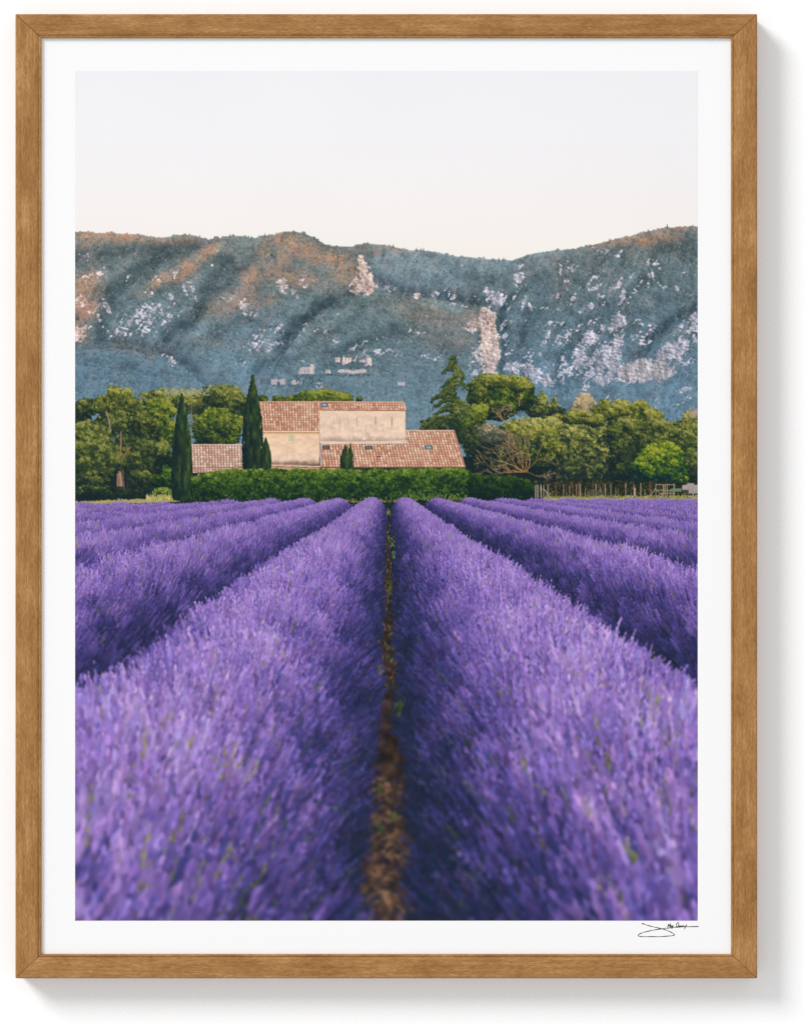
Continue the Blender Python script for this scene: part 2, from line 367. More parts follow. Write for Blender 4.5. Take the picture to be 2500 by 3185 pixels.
    rock(z3, [(250, 490, 60, 70, 0, .72), (270, 550, 60, 40, 0, .6), (60, 640, 90, 70, 20, .8), (20, 590, 30, 30, 0, .9), (250, 390, 50, 20, -20, .6),
              (940, 265, 50, 24, 0, .8), (1030, 300, 45, 16, 0, .9), (1060, 270, 60, 20, 0, .5), (850, 245, 60, 20, 0, .5),
              (585, 400, 16, 60, -5, .9), (650, 405, 80, 30, -5, .75), (720, 390, 90, 22, 0, .5), (620, 360, 50, 22, -20, .6),
              (870, 480, 70, 20, -28, 1.), (1073, 520, 16, 55, 20, 1.1), (1155, 475, 14, 48, 25, .9), (1215, 555, 18, 85, 32, 1.), (1092, 635, 24, 95, 22, 1.1), (690, 655, 18, 60, 20, 1.1), (560, 645, 16, 50, -5, 1.), (828, 715, 40, 30, -30, 1.), (742, 755, 20, 55, 40, .9), (932, 700, 16, 40, 30, .9), (870, 560, 60, 20, -30, .7), (815, 550, 14, 40, 0, .7), (285, 690, 14, 60, 15, .9), (215, 620, 16, 45, 25, .9), (160, 740, 14, 40, 25, .8), (1305, 500, 12, 70, 3, 1.), (1345, 470, 14, 60, -12, .9), (1280, 400, 20, 90, 28, .8), (1370, 370, 60, 30, 40, .6), (1400, 540, 60, 30, 10, .6), (1530, 570, 20, 30, -40, .9), (1590, 436, 40, 10, 0, .8), (630, 510, 24, 16, 0, .9), (640, 580, 14, 14, 0, .9), (742, 570, 14, 24, 0, .8), (945, 425, 24, 14, 0, .9), (940, 375, 24, 12, 0, .8), (460, 730, 40, 20, 0, .7), (560, 730, 40, 30, 0, .7), (350, 740, 14, 70, -25, .6), (910, 640, 50, 30, 0, .6), (1000, 560, 50, 30, 0, .55), (1150, 650, 14, 50, 20, .7),
              (560, 850, 120, 30, -5, .55), (780, 870, 160, 24, -25, .6), (200, 850, 60, 50, 0, .5), (120, 870, 20, 50, 25, .7), (450, 1010, 24, 60, 10, .7), (600, 980, 120, 60, -30, .58), (340, 1110, 120, 60, -10, .6), (140, 980, 40, 60, 0, .6), (150, 1090, 70, 30, 0, .6), (290, 820, 30, 20, 0, .6), (480, 940, 30, 50, 0, .6),
              (1060, 820, 60, 60, 20, .85), (1110, 860, 90, 24, -10, .8), (1020, 900, 40, 40, 0, .8), (930, 890, 18, 45, -10, 1.), (1250, 850, 110, 24, 25, .72), (1230, 980, 110, 60, 0, .66), (1330, 900, 60, 50, 20, .5),
              (820, 980, 90, 60, -30, .95), (740, 1130, 55, 110, 15, 1.15), (930, 1130, 60, 110, 10, 1.1), (1040, 1050, 45, 160, 15, 1.1), (960, 1040, 70, 50, -20, .95), (1030, 1220, 60, 110, 0, 1.05), (1200, 1250, 130, 80, 0, 1.25, .35), (1390, 1220, 110, 80, -10, 1.2, .3), (1480, 1260, 60, 30, -10, 1.), (1270, 1170, 90, 30, 0, .9),
              (1500, 1070, 130, 60, -15, 1.1), (1590, 1020, 50, 70, 20, 1.05), (1420, 1120, 60, 50, -20, 1.), (1660, 860, 50, 90, 30, .8), (1560, 900, 24, 100, 38, .75), (1690, 1000, 30, 60, 0, .8), (1640, 1170, 70, 40, -20, .7), (1560, 1150, 24, 40, 20, .8),
              (175, 1210, 60, 40, 0, 1.05), (225, 1250, 26, 70, 0, 1.1), (380, 1260, 120, 45, 15, 1.), (330, 1190, 70, 40, -20, .8), (610, 1210, 40, 110, 5, .9), (660, 1270, 60, 24, 20, .8), (860, 1260, 70, 60, 0, .85), (480, 1200, 80, 30, -30, .6),
              (25, 830, 34, 80, 0, 1.3, .9), (35, 960, 30, 90, -5, 1.25, .75), (45, 1080, 45, 110, 0, 1.3, .55), (20, 1210, 34, 90, 5, 1.2, .5), (0, 900, 24, 200, 0, 1.1, .8)])
    rock(z6, [(560, 60, 90, 110, 0, 1.2, .5), (500, 60, 90, 60, 20, .8, .4), (580, 190, 60, 60, 0, 1.1, .4), (480, 190, 60, 40, 0, .6),
              (770, 150, 70, 26, 0, 1.05), (805, 190, 26, 80, 0, 1.1), (960, 200, 120, 40, 15, 1.), (1060, 280, 90, 40, 10, 1.1), (960, 270, 40, 26, 0, .9), (1170, 210, 40, 110, 5, .9), (1260, 200, 60, 40, 20, .7), (1350, 120, 60, 100, 10, 1.), (1370, 270, 45, 90, 20, .9), (1500, 260, 90, 60, 0, 1.15), (1480, 110, 60, 110, 0, 1.05), (1600, 120, 60, 140, 5, 1.), (1680, 220, 60, 80, 0, 1.1), (1200, 370, 10, 50, 5, .7), (1060, 130, 60, 20, 0, .5), (900, 50, 100, 40, 0, .5)])
    rock(z7, [(1510, 180, 80, 24, -15, .7), (1280, 250, 60, 18, -20, .7), (1440, 300, 60, 12, -10, .6), (1560, 240, 60, 20, -20, .6), (850, 240, 70, 20, 0, .5), (1240, 320, 60, 18, -30, .5)])
    rn = .55 * warp(math.radians(-52), 24, 6.5, 4, 7) + .45 * warp(math.radians(15), 11, 5, 3, 1)
    rn = (rn - rn.mean()) / rn.std()
    fine = warp(math.radians(80), 22, 4.0, 4, 4)
    R = np.maximum(sstep(-.35, .45, rn + (D - .66) * 3.0) * sstep(.16, .32, D), sstep(.74, .98, D + .14 * rn)) * hm
    # solid rock faces with broken edges, lit from the right
    jx = gx + 13 * (fbm(gx / 9, gy / 9, 3, 1) - .5) * 2; jy = gy + 13 * (fbm(gx / 9, gy / 9, 3, 6) - .5) * 2
    face = np.zeros(gx.shape, F)
    crags = [(z2((660, 300), (682, 308), (694, 345), (700, 400), (744, 450), (754, 490), (770, 520), (777, 612), (730, 604), (690, 600), (640, 596), (584, 602), (603, 550), (628, 495), (660, 470), (642, 430), (630, 390), (652, 355)), 1.),
             ([(1494, 960), (1510, 953), (1534, 973), (1543, 988), (1543, 1022), (1550, 1052), (1556, 1100), (1550, 1130), (1540, 1138), (1543, 1170), (1525, 1178), (1498, 1170), (1508, 1120), (1498, 1080), (1494, 1036), (1478, 1024), (1448, 1013), (1466, 1000), (1485, 984)], .75)]
    crags += [(z3(*q), l_) for q, l_ in (
        ([(715, 1090), (760, 1060), (795, 1120), (782, 1200), (740, 1245), (685, 1185)], 0), ([(868, 1075), (925, 1045), (1000, 1080), (965, 1205), (900, 1220), (862, 1170)], 0),
        ([(1030, 930), (1080, 955), (1085, 1010), (1065, 1130), (1055, 1250), (1005, 1340), (980, 1250), (1010, 1060)], 0), ([(1090, 1195), (1180, 1172), (1320, 1180), (1332, 1310), (1250, 1340), (1130, 1340), (1060, 1260)], .35),
        ([(1330, 1170), (1400, 1150), (1450, 1200), (1535, 1240), (1480, 1295), (1400, 1330), (1320, 1300)], .3), ([(1365, 1075), (1450, 1030), (1560, 985), (1645, 1000), (1605, 1085), (1560, 1155), (1480, 1115), (1420, 1145), (1355, 1130)], 0),
        ([(1640, 800), (1720, 760), (1720, 950), (1660, 930)], 0), ([(120, 1190), (180, 1175), (245, 1180), (246, 1290), (220, 1320), (200, 1230), (130, 1225)], 0), ([(270, 1235), (330, 1200), (420, 1220), (500, 1290), (420, 1320), (300, 1300)], 0),
        ([(1000, 820), (1060, 775), (1120, 770), (1100, 850), (1160, 860), (1060, 885), (1020, 915)], 0), ([(760, 960), (840, 915), (895, 960), (870, 1030), (790, 1020), (740, 1050)], 0), ([(0, 575), (60, 620), (135, 630), (120, 690), (70, 715), (20, 690)], 0))]
    for p, l_ in crags:
        xs = [q_[0] for q_ in p]; ys = [q_[1] for q_ in p]
        q = (slice(max(0, int(min(ys) - Y0 - 18)), max(0, int(max(ys) - Y0 + 18))), slice(max(0, int(min(xs) - X0 - 18)), max(0, int(max(xs) - X0 + 18))))
        m = inpoly(jx[q], jy[q], list(p))
        R[q] = np.where(m & (rn[q] > -1.7), 1, R[q]); lit[q] = np.where(m, np.maximum(lit[q], l_), lit[q])
        face[q] = np.where(m, .30 * ((gx[q] - min(xs)) / (max(xs) - min(xs)) - .55), face[q])
        # shadow thrown to the left of each face
        m2 = inpoly(jx[q] + 7, jy[q] - 3, list(p)) & ~m & (R[q] < .5)
        v[q] = np.where(m2[..., None], v[q] * F(.82), v[q])
    R *= hm
    # nearer slopes hide the foot of the cliffs behind them
    rc = ramp(np.clip(.26 + 1.05 * (fine - .22) + .12 * rn, 0, 1), C((96, 106, 132), (158, 152, 170), (200, 190, 200), (226, 217, 222)))
    rl = ramp(np.clip(.32 + 1.1 * (fine - .2) + .12 * rn, 0, 1), C((128, 100, 100), (190, 154, 146), (232, 196, 178), (246, 222, 204)))
    emb = np.zeros_like(rn); emb[4:, :-4] = (rn[4:, :-4] - rn[:-4, 4:]); emb = np.clip(emb * .10, -.22, .2)
    emb = emb + .55 * (warp(math.radians(82), 46, 8, 3, 2) - .5) + .3 * (warp(math.radians(70), 26, 16, 2, 5) - .5)
    emb = emb + face
    rc *= (1 + emb)[..., None]; rl *= (1 + .8 * emb)[..., None]
    L = np.clip(lit * 1.15, 0, 1)[..., None]
    rc = rc * (1 - L) + rl * L
    rc = rc * .94 + C((92, 124, 150))[0] * .06
    v += (rc - v) * (R * .88)[..., None]
    # scattered scrub clinging to the rock
    n = 26000
    bx = rs.uniform(PX, PX + W, n); by = rs.uniform(760, 1300, n)
    Rv = R[(by - Y0).astype(int), (bx - X0).astype(int)]
    k = (Rv > .3) & (rs.rand(n) < .08)
    bx, by = bx[k], by[k]; r = rs.uniform(.7, 1.7, len(bx))
    dabs(bx, by, r * 1.8, r * .8, -.6, hcol(bx, by) * rs.uniform(.85, 1.15, (len(bx), 1)))

    # thin evening haze over the whole range
    v += (C((138, 148, 160))[0] - v) * (F(.07) * hm)[..., None]

    # village ruins
    def wall(fr, pts, col, sh=.0):
        p = fr(*pts); xs = [a for a, b in p]; w = max(xs) - min(xs)
        def f(X, Y):
            t = (X - min(xs)) / max(w, 1)
            k = 1 + sh * (t - .5) + .10 * (vn(X / 2.5, Y / 2.5, 5) - .5) + .1 * (vn(X / 6, Y / 9, 6) - .5)
            return np.asarray(col, F) * k[..., None]
        poly(p, f)
    wc1 = (220, 198, 192)
    wall(z2, [(150, 1268), (158, 1240), (176, 1212), (250, 1209), (252, 1268)], (200, 184, 190))
    wall(z2, [(250, 1190), (268, 1186), (268, 1270), (250, 1270)], (228, 206, 198)); wall(z2, [(268, 1187), (285, 1192), (285, 1268), (268, 1270)], (198, 176, 182))
    for x in (200, 225):
        wall(z2, [(x, 1235), (x + 7, 1235), (x + 7, 1266), (x, 1266)], (150, 140, 152))
    wall(z2, [(449, 1130), (470, 1136), (495, 1132), (495, 1172), (456, 1172)], wc1, .2)
    wall(z2, [(510, 1168), (512, 1140), (522, 1112), (530, 1136), (588, 1134), (586, 1166), (530, 1196), (505, 1196)], (224, 202, 194))
    wall(z2, [(590, 1160), (610, 1150), (622, 1130), (624, 1166)], wc1)
    wall(z2, [(652, 1154), (695, 1150), (695, 1176), (652, 1172)], (208, 186, 188))
    wall(z2, [(690, 1208), (706, 1140), (718, 1134), (718, 1204)], (176, 160, 172)); wall(z2, [(718, 1134), (750, 1137), (752, 1200), (718, 1205)], (232, 210, 202))
    wall(z2, [(372, 1240), (400, 1232), (420, 1246), (418, 1270), (376, 1270)], (206, 184, 184))
    wall(z2, [(470, 1240), (500, 1230), (556, 1232), (600, 1244), (640, 1232), (690, 1228), (712, 1236), (706, 1256), (640, 1264), (590, 1268), (540, 1256), (480, 1258)], (210, 190, 186))
    wall(z5, [(128, 68), (150, 74), (165, 66), (186, 76), (215, 66), (238, 70), (235, 112), (130, 112)], (196, 178, 184))
    wall(z5, [(278, 88), (300, 76), (366, 76), (362, 112), (290, 112)], (200, 184, 190))
    wall(z5, [(464, 98), (486, 84), (502, 84), (502, 140), (478, 140)], (210, 194, 196)); wall(z5, [(502, 84), (521, 96), (518, 140), (502, 140)], (188, 172, 182))
    wall(z5, [(1088, 82), (1092, 82), (1095, 94), (1147, 93), (1147, 120), (1088, 118)], (204, 186, 192))
    for x, y in ((166, 1248), (186, 1246), (238, 1244), (258, 1206), (462, 1150), (484, 1148), (540, 1150), (566, 1150), (520, 1180), (664, 1160), (730, 1156), (738, 1180)):
        (a, b), = z2((x, y)); dabs([a], [b], 1.1, 1.9, 0, C((150, 138, 146))[0])
    vx, vy, vv = region(900, 1105, 1170, 1215)
    vv *= (1 + .16 * (fbm(vx / 5, vy / 5, 3, 4) - .5))[..., None]
    nn = 300
    q = rs.rand(nn)
    bx = np.where(q < .5, rs.uniform(1000, 1150, nn), rs.uniform(920, 1010, nn)); by = np.where(q < .5, np.where(rs.rand(nn) < .6, rs.uniform(1128, 1146, nn), rs.uniform(1161, 1170, nn)), rs.uniform(1164, 1205, nn))
    r = rs.uniform(1.3, 3.2, nn)
    dabs(bx, by, r, r * .9, 0, C((80, 108, 116))[0] * rs.uniform(.75, 1.08, (nn, 1)))
    dabs([866, 1031], [1193, 1163], [4, 1.6], [7, 7], 0, C((62, 88, 98))[0])

    # bluish air in the valley bottom
    gx2, gy2, v2 = region(PX, 1000, PX + W, 1420)
    mix(v2, C((108, 138, 162))[0], .18 * sstep(1030, 1260, gy2))

    # ------------------------------------------------------------ foliage
    def crown(blobs, pal, nclump, cr, nleaf, size, gain=1., bias=0., light=(.5, -.86), fill=True, elong=1.5, rag=.1, contrast=1.):
        """leafy crown: dabs spread through the blobs, lit from above right, clumped by noise"""
        bl = np.array(blobs, F); q = rs.rand() * 90
        ymin = (bl[:, 1] - bl[:, 3]).min(); ymax = (bl[:, 1] + bl[:, 3]).max()
        if fill:
            for b_ in bl:
                nf = int(b_[2] * b_[3] * .09) + 30
                aa = rs.rand(nf) * 2 * np.pi; rr = np.sqrt(rs.rand(nf)) * .84
                sz = rs.uniform(2.2, 5, nf)
                yy = b_[1] + np.sin(aa) * rr * b_[3]
                g = 1 - (yy - ymin) / (ymax - ymin)
                dabs(b_[0] + np.cos(aa) * rr * b_[2], yy, sz * 1.2, sz, 0, ramp(.04 + .18 * g + .05 * rs.randn(nf) + bias * .5, pal))
        n = int(nclump * nleaf * 1.75)
        ar = bl[:, 2] * bl[:, 3]
        i = rs.choice(len(bl), n, p=ar / ar.sum())
        a = rs.rand(n) * 2 * np.pi
        edge = 1 + (.30 + rag) * 2 * (fbm(a * 2.6 + i * 7.3 + q, i * 3.1 + q, 3, 4) - .5)
        r = np.sqrt(rs.rand(n)) * edge + .04 * rs.randn(n)
        nx = np.cos(a) * r; ny = np.sin(a) * r
        x = bl[i, 0] + nx * bl[i, 2]; y = bl[i, 1] + ny * bl[i, 3]
        cs = cr * .8
        n1 = fbm(x / cs + q, y / (cs * .8), 2, 5); n1s = fbm((x + .45 * cs) / cs + q, (y - .5 * cs) / (cs * .8), 2, 5)
        n2 = fbm(x / (cs * 2.6), y / (cs * 2) + q, 2, 9)
        gl = 1 - (y - ymin) / (ymax - ymin)
        br = .265 + bias + gain * (.20 * (nx * light[0] + ny * light[1]) + .50 * (gl - .45)) + contrast * (.34 * (n1 - .5) + .38 * (n1 - n1s) + .62 * (n2 - .5)) + .15 * rs.randn(n)
        keep = ~((r > .70) & (n1 < .40) & (rs.rand(n) < .8))
        x, y, br = x[keep], y[keep], br[keep]; n = len(x)
        o = np.argsort(br * .55 + rs.rand(n) * .7); x, y, br = x[o], y[o], br[o]
        s = size * .74 * rs.uniform(.55, 1.5, n)
        dabs(x, y, s * elong ** .5, s / elong ** .5, rs.uniform(-1.3, 1.3, n), ramp(br, pal) * (1 + .06 * rs.randn(n, 1)))

    GREEN = C((20, 36, 42), (30, 47, 42), (48, 64, 42), (76, 88, 46), (110, 116, 56), (146, 146, 80))
    PINE = C((18, 36, 40), (28, 48, 40), (48, 68, 38), (80, 98, 40), (116, 126, 48), (150, 152, 66))
    OLIVE = C((28, 42, 44), (44, 58, 46), (74, 86, 50), (112, 116, 58), (150, 148, 76), (184, 176, 108))
    YEL = C((26, 42, 40), (42, 58, 40), (72, 85, 44), (108, 113, 50), (144, 141, 62), (174, 167, 88))
    DRY = C((60, 70, 66), (96, 98, 78), (140, 130, 96), (178, 156, 122), (206, 182, 150))
    CYP = C((18, 36, 40), (27, 48, 42), (42, 63, 42), (64, 84, 46), (94, 110, 58))
    HEDGE = C((16, 34, 36), (24, 48, 36), (42, 70, 34), (72, 100, 38), (104, 128, 50), (136, 152, 72))
    s4, s6, s7 = .3806, .3806, .3513

    def B(fr, sc, *it):
        out = []
        for x, y, rx, ry in it:
            (a, b), = fr((x, y)); out.append((a, b, rx * sc, ry * sc))
        return out

    # dark backing under the tree belt
    for xa, xb, yt in ((PX, 620, 1400), (1440, 2172, 1420)):
        gx3, gy3, v3 = region(xa, yt, xb, 1556)
        w = sstep(yt, yt + 60, gy3 + 30 * (vn(gx3 / 25, gy3 / 25, 2) - .5))
        mix(v3, C((24, 40, 44))[0], w)

    # -- left belt, back to front
    crown(B(z4, s4, (900, 400, 380, 100), (1200, 390, 220, 110), (760, 330, 120, 45)), OLIVE, 150, 15, 42, 2.6, gain=1., bias=-.02)
    crown(B(z4, s4, (1180, 350, 120, 80), (1340, 430, 90, 95), (1240, 440, 130, 80)), GREEN, 80, 15, 42, 2.6, bias=.04)
    dabs(*[np.array(q) for q in zip(*[(rs.uniform(510, 650), rs.uniform(1208, 1228)) for _ in range(170)])], 3, 1.6, rs.uniform(-1, 1, 170), C((158, 162, 128))[0] * rs.uniform(.75, 1.1, (170, 1)))
    crown(B(z4, s4, (100, 430, 120, 60), (60, 520, 90, 60), (20, 460, 60, 40)), GREEN, 40, 13, 40, 2.5, bias=-.08)
    crown(B(z4, s4, (700, 460, 125, 95), (700, 640, 130, 140), (690, 840, 110, 140)), PINE, 150, 13, 44, 2.4, gain=1.15, bias=.02)
    crown(B(z4, s4, (1130, 520, 140, 80), (1220, 620, 165, 110), (1060, 620, 100, 110), (1280, 540, 90, 60), (1160, 700, 180, 50)), PINE, 190, 12, 46, 2.4, gain=1.1, bias=.06)
    # bare conifer in front of the dome pine
    stroke(z4((962, 390), (958, 720)), 2.4, 3, (128, 122, 92))
    for k in range(26):
        y = 400 + k * 12; l = 30 + 2.2 * k * rs.uniform(.5, 1.1); sgn = -1 if k % 2 else 1
        stroke(z4((960, y), (960 + sgn * l * .5, y + 6), (960 + sgn * l, y + 22)), 1.5, 1., (104, 112, 70))
    # big tree with a forked trunk
    crown(B(z4, s4, (390, 430, 160, 110), (330, 330, 60, 70), (250, 420, 100, 75), (470, 560, 160, 150), (600, 640, 110, 130), (300, 560, 130, 120), (500, 780, 190, 150), (560, 950, 130, 110), (430, 900, 130, 130)),
          GREEN, 330, 13, 42, 2.5, gain=1.15, bias=.03, rag=.14)
    crown(B(z4, s4, (360, 360, 130, 80), (230, 430, 90, 55), (470, 440, 60, 60), (560, 590, 100, 70)), YEL, 80, 12, 30, 2.3, bias=.02, fill=False, rag=.2)
    bark = (146, 116, 96)
    stroke(z4((262, 470), (285, 540), (300, 630)), 2.5, 4, (150, 140, 118)); stroke(z4((225, 580), (260, 600), (295, 612)), 1.5, 2.5, (120, 110, 90))
    stroke(z4((386, 640), (382, 760), (376, 900), (372, 990)), 4, 7, (140, 110, 70))
    stroke(z4((460, 770), (430, 800), (410, 840), (392, 870)), 3, 5, (134, 108, 76)); stroke(z4((440, 820), (470, 850), (480, 880)), 2, 1.5, (104, 88, 66))
    for yy in (690, 735, 770):
        stroke(z4((386, yy), (430, yy - 12 + rs.rand() * 10)), 1.6, 1.2, (120, 104, 72))
    poly(z4((348, 980), (388, 970), (400, 1080), (398, 1195), (358, 1195), (350, 1080)), lambda X, Y: ramp(.25 + .75 * fbm(X / 3., Y / 22., 3, 3) + (X - 372) * .012, C((70, 56, 54), (118, 94, 82), (160, 130, 108), (186, 156, 130))))
    stroke(z4((400, 930), (402, 1010), (408, 1120)), 3, 6, (104, 80, 70)); stroke(z4((440, 1000), (436, 1150)), 3, 4, (58, 54, 52))
    # undergrowth left
    crown(B(z4, s4, (560, 1060, 120, 110), (620, 1040, 60, 60), (480, 1150, 160, 40), (200, 1130, 200, 60)), GREEN, 110, 10, 36, 2.2, bias=-.16)
    crown(B(z4, s4, (770, 1010, 50, 70), (760, 950, 40, 40), (700, 1040, 60, 50)), HEDGE, 50, 9, 36, 2., bias=.02)
    crown(B(z4, s4, (740, 1130, 90, 34)), HEDGE, 40, 8, 40, 2., bias=.05, rag=.03)
    crown(B(z4, s4, (720, 800, 60, 90)), GREEN, 30, 10, 36, 2.2, bias=.06)
    # left-edge tree
    crown(B(z4, s4, (100, 640, 140, 85), (220, 700, 110, 95), (90, 800, 170, 130), (260, 830, 110, 110), (330, 900, 80, 60), (130, 950, 190, 110), (80, 1060, 150, 90)),
          GREEN, 300, 14, 46, 2.9, gain=1.1, bias=.05, rag=.1, elong=2)
    crown(B(z4, s4, (120, 1130, 150, 50)), GREEN, 40, 10, 34, 2.3, bias=-.2)

    # -- behind the house
    crown(B(z5, .4098, (500, 205, 190, 50), (640, 210, 110, 40), (330, 225, 110, 26), (180, 222, 40, 22), (70, 220, 30, 28), (800, 226, 18, 22)), PINE, 130, 9, 44, 2.1, bias=.16, gain=.8)

    # -- right belt, back to front
    crown(B(z6, s6, (1370, 450, 85, 65), (1390, 410, 20, 40), (1330, 500, 70, 70)), DRY, 70, 9, 40, 2.1, bias=.12, rag=.2)
    crown(B(z6, s6, (1020, 440, 30, 70), (1110, 480, 28, 65), (930, 470, 90, 80), (1060, 530, 130, 70), (1165, 540, 40, 45)), OLIVE, 120, 11, 40, 2.2, bias=-.04, rag=.2)
    crown(B(z7, s7, (920, 330, 90, 70), (800, 290, 40, 30), (1110, 340, 80, 70), (1000, 390, 220, 90), (1200, 440, 140, 80), (780, 370, 110, 70)), YEL, 200, 12, 42, 2.3, bias=.02, gain=1.)
    crown(B(z7, s7, (1560, 420, 70, 60), (1500, 490, 60, 60), (1580, 500, 70, 60)), OLIVE, 60, 11, 40, 2.2, bias=.02, rag=.15)
    dabs(*[np.array(q) for q in zip(*[(1600 + .3513 * (1590 + 25 * rs.randn()), 1150 + .3513 * (385 + 18 * rs.randn())) for _ in range(70)])], 2.6, 1.5, 0, C((182, 160, 142))[0] * rs.uniform(.8, 1.1, (70, 1)))
    crown(B(z7, s7, (980, 520, 200, 100), (1200, 540, 200, 110), (1400, 560, 200, 90), (1480, 640, 180, 110), (900, 640, 160, 120), (1150, 680, 200, 130), (960, 840, 130, 150), (1580, 560, 90, 110)), GREEN, 420, 12, 42, 2.5, gain=1.1, bias=-.03)
    # umbrella pine
    crown(B(z6, s6, (600, 300, 140, 75), (760, 310, 140, 80), (880, 340, 70, 75), (500, 350, 90, 80), (660, 420, 200, 90), (830, 430, 120, 80), (480, 430, 80, 70), (600, 520, 190, 80)), PINE, 250, 12, 46, 2.4, gain=1.25, bias=.0)
    crown(B(z6, s6, (640, 280, 160, 50), (830, 320, 100, 50), (510, 380, 50, 50)), YEL, 60, 11, 40, 2.2, bias=.06, fill=False)
    for p in (((822, 480), (835, 410), (840, 380)), ((760, 520), (752, 470))):
        stroke(z6(*p), 2.5, 2, (150, 126, 92))
    # bright understorey between the cedar and the pine
    crown(B(z6, s6, (460, 560, 100, 90), (400, 620, 70, 70), (520, 520, 60, 50)), PINE, 70, 10, 42, 2.2, bias=.1)
    crown(B(z6, s6, (150, 620, 110, 60), (80, 660, 60, 40)), OLIVE, 40, 9, 36, 2.1, bias=-.1)
    # cedar
    stroke(z6((300, 100), (298, 300), (300, 560)), 3, 6, (146, 106, 88))
    crown(B(z6, s6, (312, 500, 45, 90), (310, 640, 60, 110), (335, 700, 45, 80)), CYP, 60, 11, 40, 2.2, bias=.05)
    bx = []; by = []; bb = []; bt = []
    for k in range(34):
        q = (k + rs.rand()) / 34.
        y0 = 84 + 500 * q; side = -1 if rs.rand() < .62 else 1
        ln = (36 + 290 * q ** .8) * rs.uniform(.3, 1.1) * (1. if side < 0 else .62)
        dr = ln * rs.uniform(.25, .75); lift = rs.uniform(5, 26)
        u = np.linspace(0, 1, int(6 + ln / 7))
        pts = z6(*zip(298 + side * ln * u, y0 - lift * np.sin(u * 2.4) + dr * u ** 2))
        stroke(pts[::2], 1.8, 1.1, (60, 62, 46))
        for j, (px, py) in enumerate(pts):
            m = rs.randint(4, 8); hang = rs.rand(m) ** 1.3
            bx += list(px + rs.randn(m) * 3.4); by += list(py - 2.5 + hang * rs.uniform(3, 13)); bb += list(.70 - .62 * hang + .14 * rs.randn(m) + .1 * side); bt += list(side * (.5 + .5 * rs.rand(m)) + .4 * rs.randn(m))
    bx, by, bb, bt = map(np.array, (bx, by, bb, bt)); o = np.argsort(bb + .3 * rs.randn(len(bb)))
    dabs(bx[o], by[o], rs.uniform(1.6, 4, len(o)), 1.15, bt[o], ramp(bb[o], C((24, 42, 40), (38, 56, 38), (64, 80, 44), (104, 112, 56), (142, 142, 80))))
    # shaded trees behind the bare limbs
    crown(B(z6, s6, (560, 800, 190, 170), (760, 800, 190, 170), (620, 960, 200, 110), (1000, 930, 240, 130), (450, 760, 80, 130)), GREEN, 260, 11, 40, 2.3, bias=-.16, gain=.8)
    # pale spreading tree with bare limbs
    crown(B(z6, s6, (800, 640, 100, 50), (1000, 630, 140, 50), (1100, 640, 120, 70), (1180, 700, 90, 70), (1150, 600, 90, 45), (900, 620, 80, 40)), OLIVE, 130, 11, 42, 2.3, bias=.16)
    crown(B(z6, s6, (860, 740, 120, 80), (1020, 720, 170, 90), (1080, 830, 130, 80), (900, 870, 120, 70), (990, 920, 120, 60), (790, 680, 80, 50)), YEL, 200, 11, 40, 2.4, bias=.0, elong=2.2)
    crown(B(z6, s6, (560, 660, 90, 40), (600, 720, 110, 60)), DRY, 40, 10, 22, 2., bias=-.15, fill=False)
    # round tree to its right
    crown(B(z6, s6, (1360, 640, 160, 90), (1300, 720, 150, 110), (1440, 760, 130, 120), (1370, 880, 200, 140), (1300, 1000, 160, 110), (1480, 950, 110, 130), (1430, 1050, 150, 80)), OLIVE, 330, 13, 42, 2.5, gain=1.0, bias=-.06, contrast=1.15)
    crown(B(z6, s6, (1640, 720, 110, 110), (1660, 900, 120, 140), (1650, 1040, 120, 80)), GREEN, 120, 12, 42, 2.5, bias=-.14)
    crown(B(z7, s7, (560, 420, 140, 60), (700, 450, 100, 50)), YEL, 60, 11, 40, 2.3, bias=.03)
    # bare limbs and a haze of thin twigs
    acc = []
    def limb(x, y, ang, ln, w, d):
        pts = [(x, y)]
        for _ in range(5):
            ang += rs.randn() * .16; x += math.cos(ang) * ln / 5; y += math.sin(ang) * ln / 5 + .8
            pts.append((x, y))
        col = np.array((178, 130, 72), F) * rs.uniform(.7, 1.05) if w > 1.3 else np.array((140, 118, 92), F) * rs.uniform(.6, 1.2)
        P = np.array(z6(*pts)); k = max(6, int(ln * .3806 / .8)); t = np.linspace(0, 5, k)
        acc.append(np.column_stack([np.interp(t, range(6), P[:, 0]), np.interp(t, range(6), P[:, 1]), np.linspace(w, w * .7, k) / 2, np.repeat(col[None], k, 0) + rs.randn(k, 1) * 10]))
        if d > 0:
            for k in range(rs.randint(1, 4)):
                j = rs.randint(1, 6)
                limb(*pts[j], ang + rs.uniform(-.8, .8), ln * rs.uniform(.5, .82), max(w * .6, .75), d - 1)
    for a, ln, w in ((-2.55, 190, 2.9), (-2.9, 170, 2.3), (-2.2, 190, 2.6), (-1.75, 170, 2.2), (-3.05, 150, 2.), (-.9, 150, 2.3), (-.5, 170, 2.2), (-.25, 140, 2.), (-2.4, 230, 2.2), (-2.7, 230, 2.1), (-2., 200, 2.), (-1.3, 150, 2.)):
        limb(860 + rs.randn() * 14, 1020, a, ln, w, 4)
    for a in (-2.2, -1.9, -1.7, -1.5, -1.25):
        limb(690, 600, a, 85, 1.6, 3)
    Q = np.concatenate(acc); dabs(Q[:, 0], Q[:, 1], Q[:, 2], Q[:, 2], 0, Q[:, 3:])
    stroke(z6((745, 820), (738, 700), (700, 610), (640, 540), (590, 490)), 3., 1.5, (146, 120, 86))

    # shade under the belt, tree feet, fence line
    gx3, gy3, v3 = region(1640, 1470, 2172, 1560)
    w = sstep(1492, 1512, gy3 + 10 * (vn(gx3 / 14, gy3 / 14, 4) - .5))
    mix(v3, C((34, 42, 38))[0], w * .93)
    n = 2600
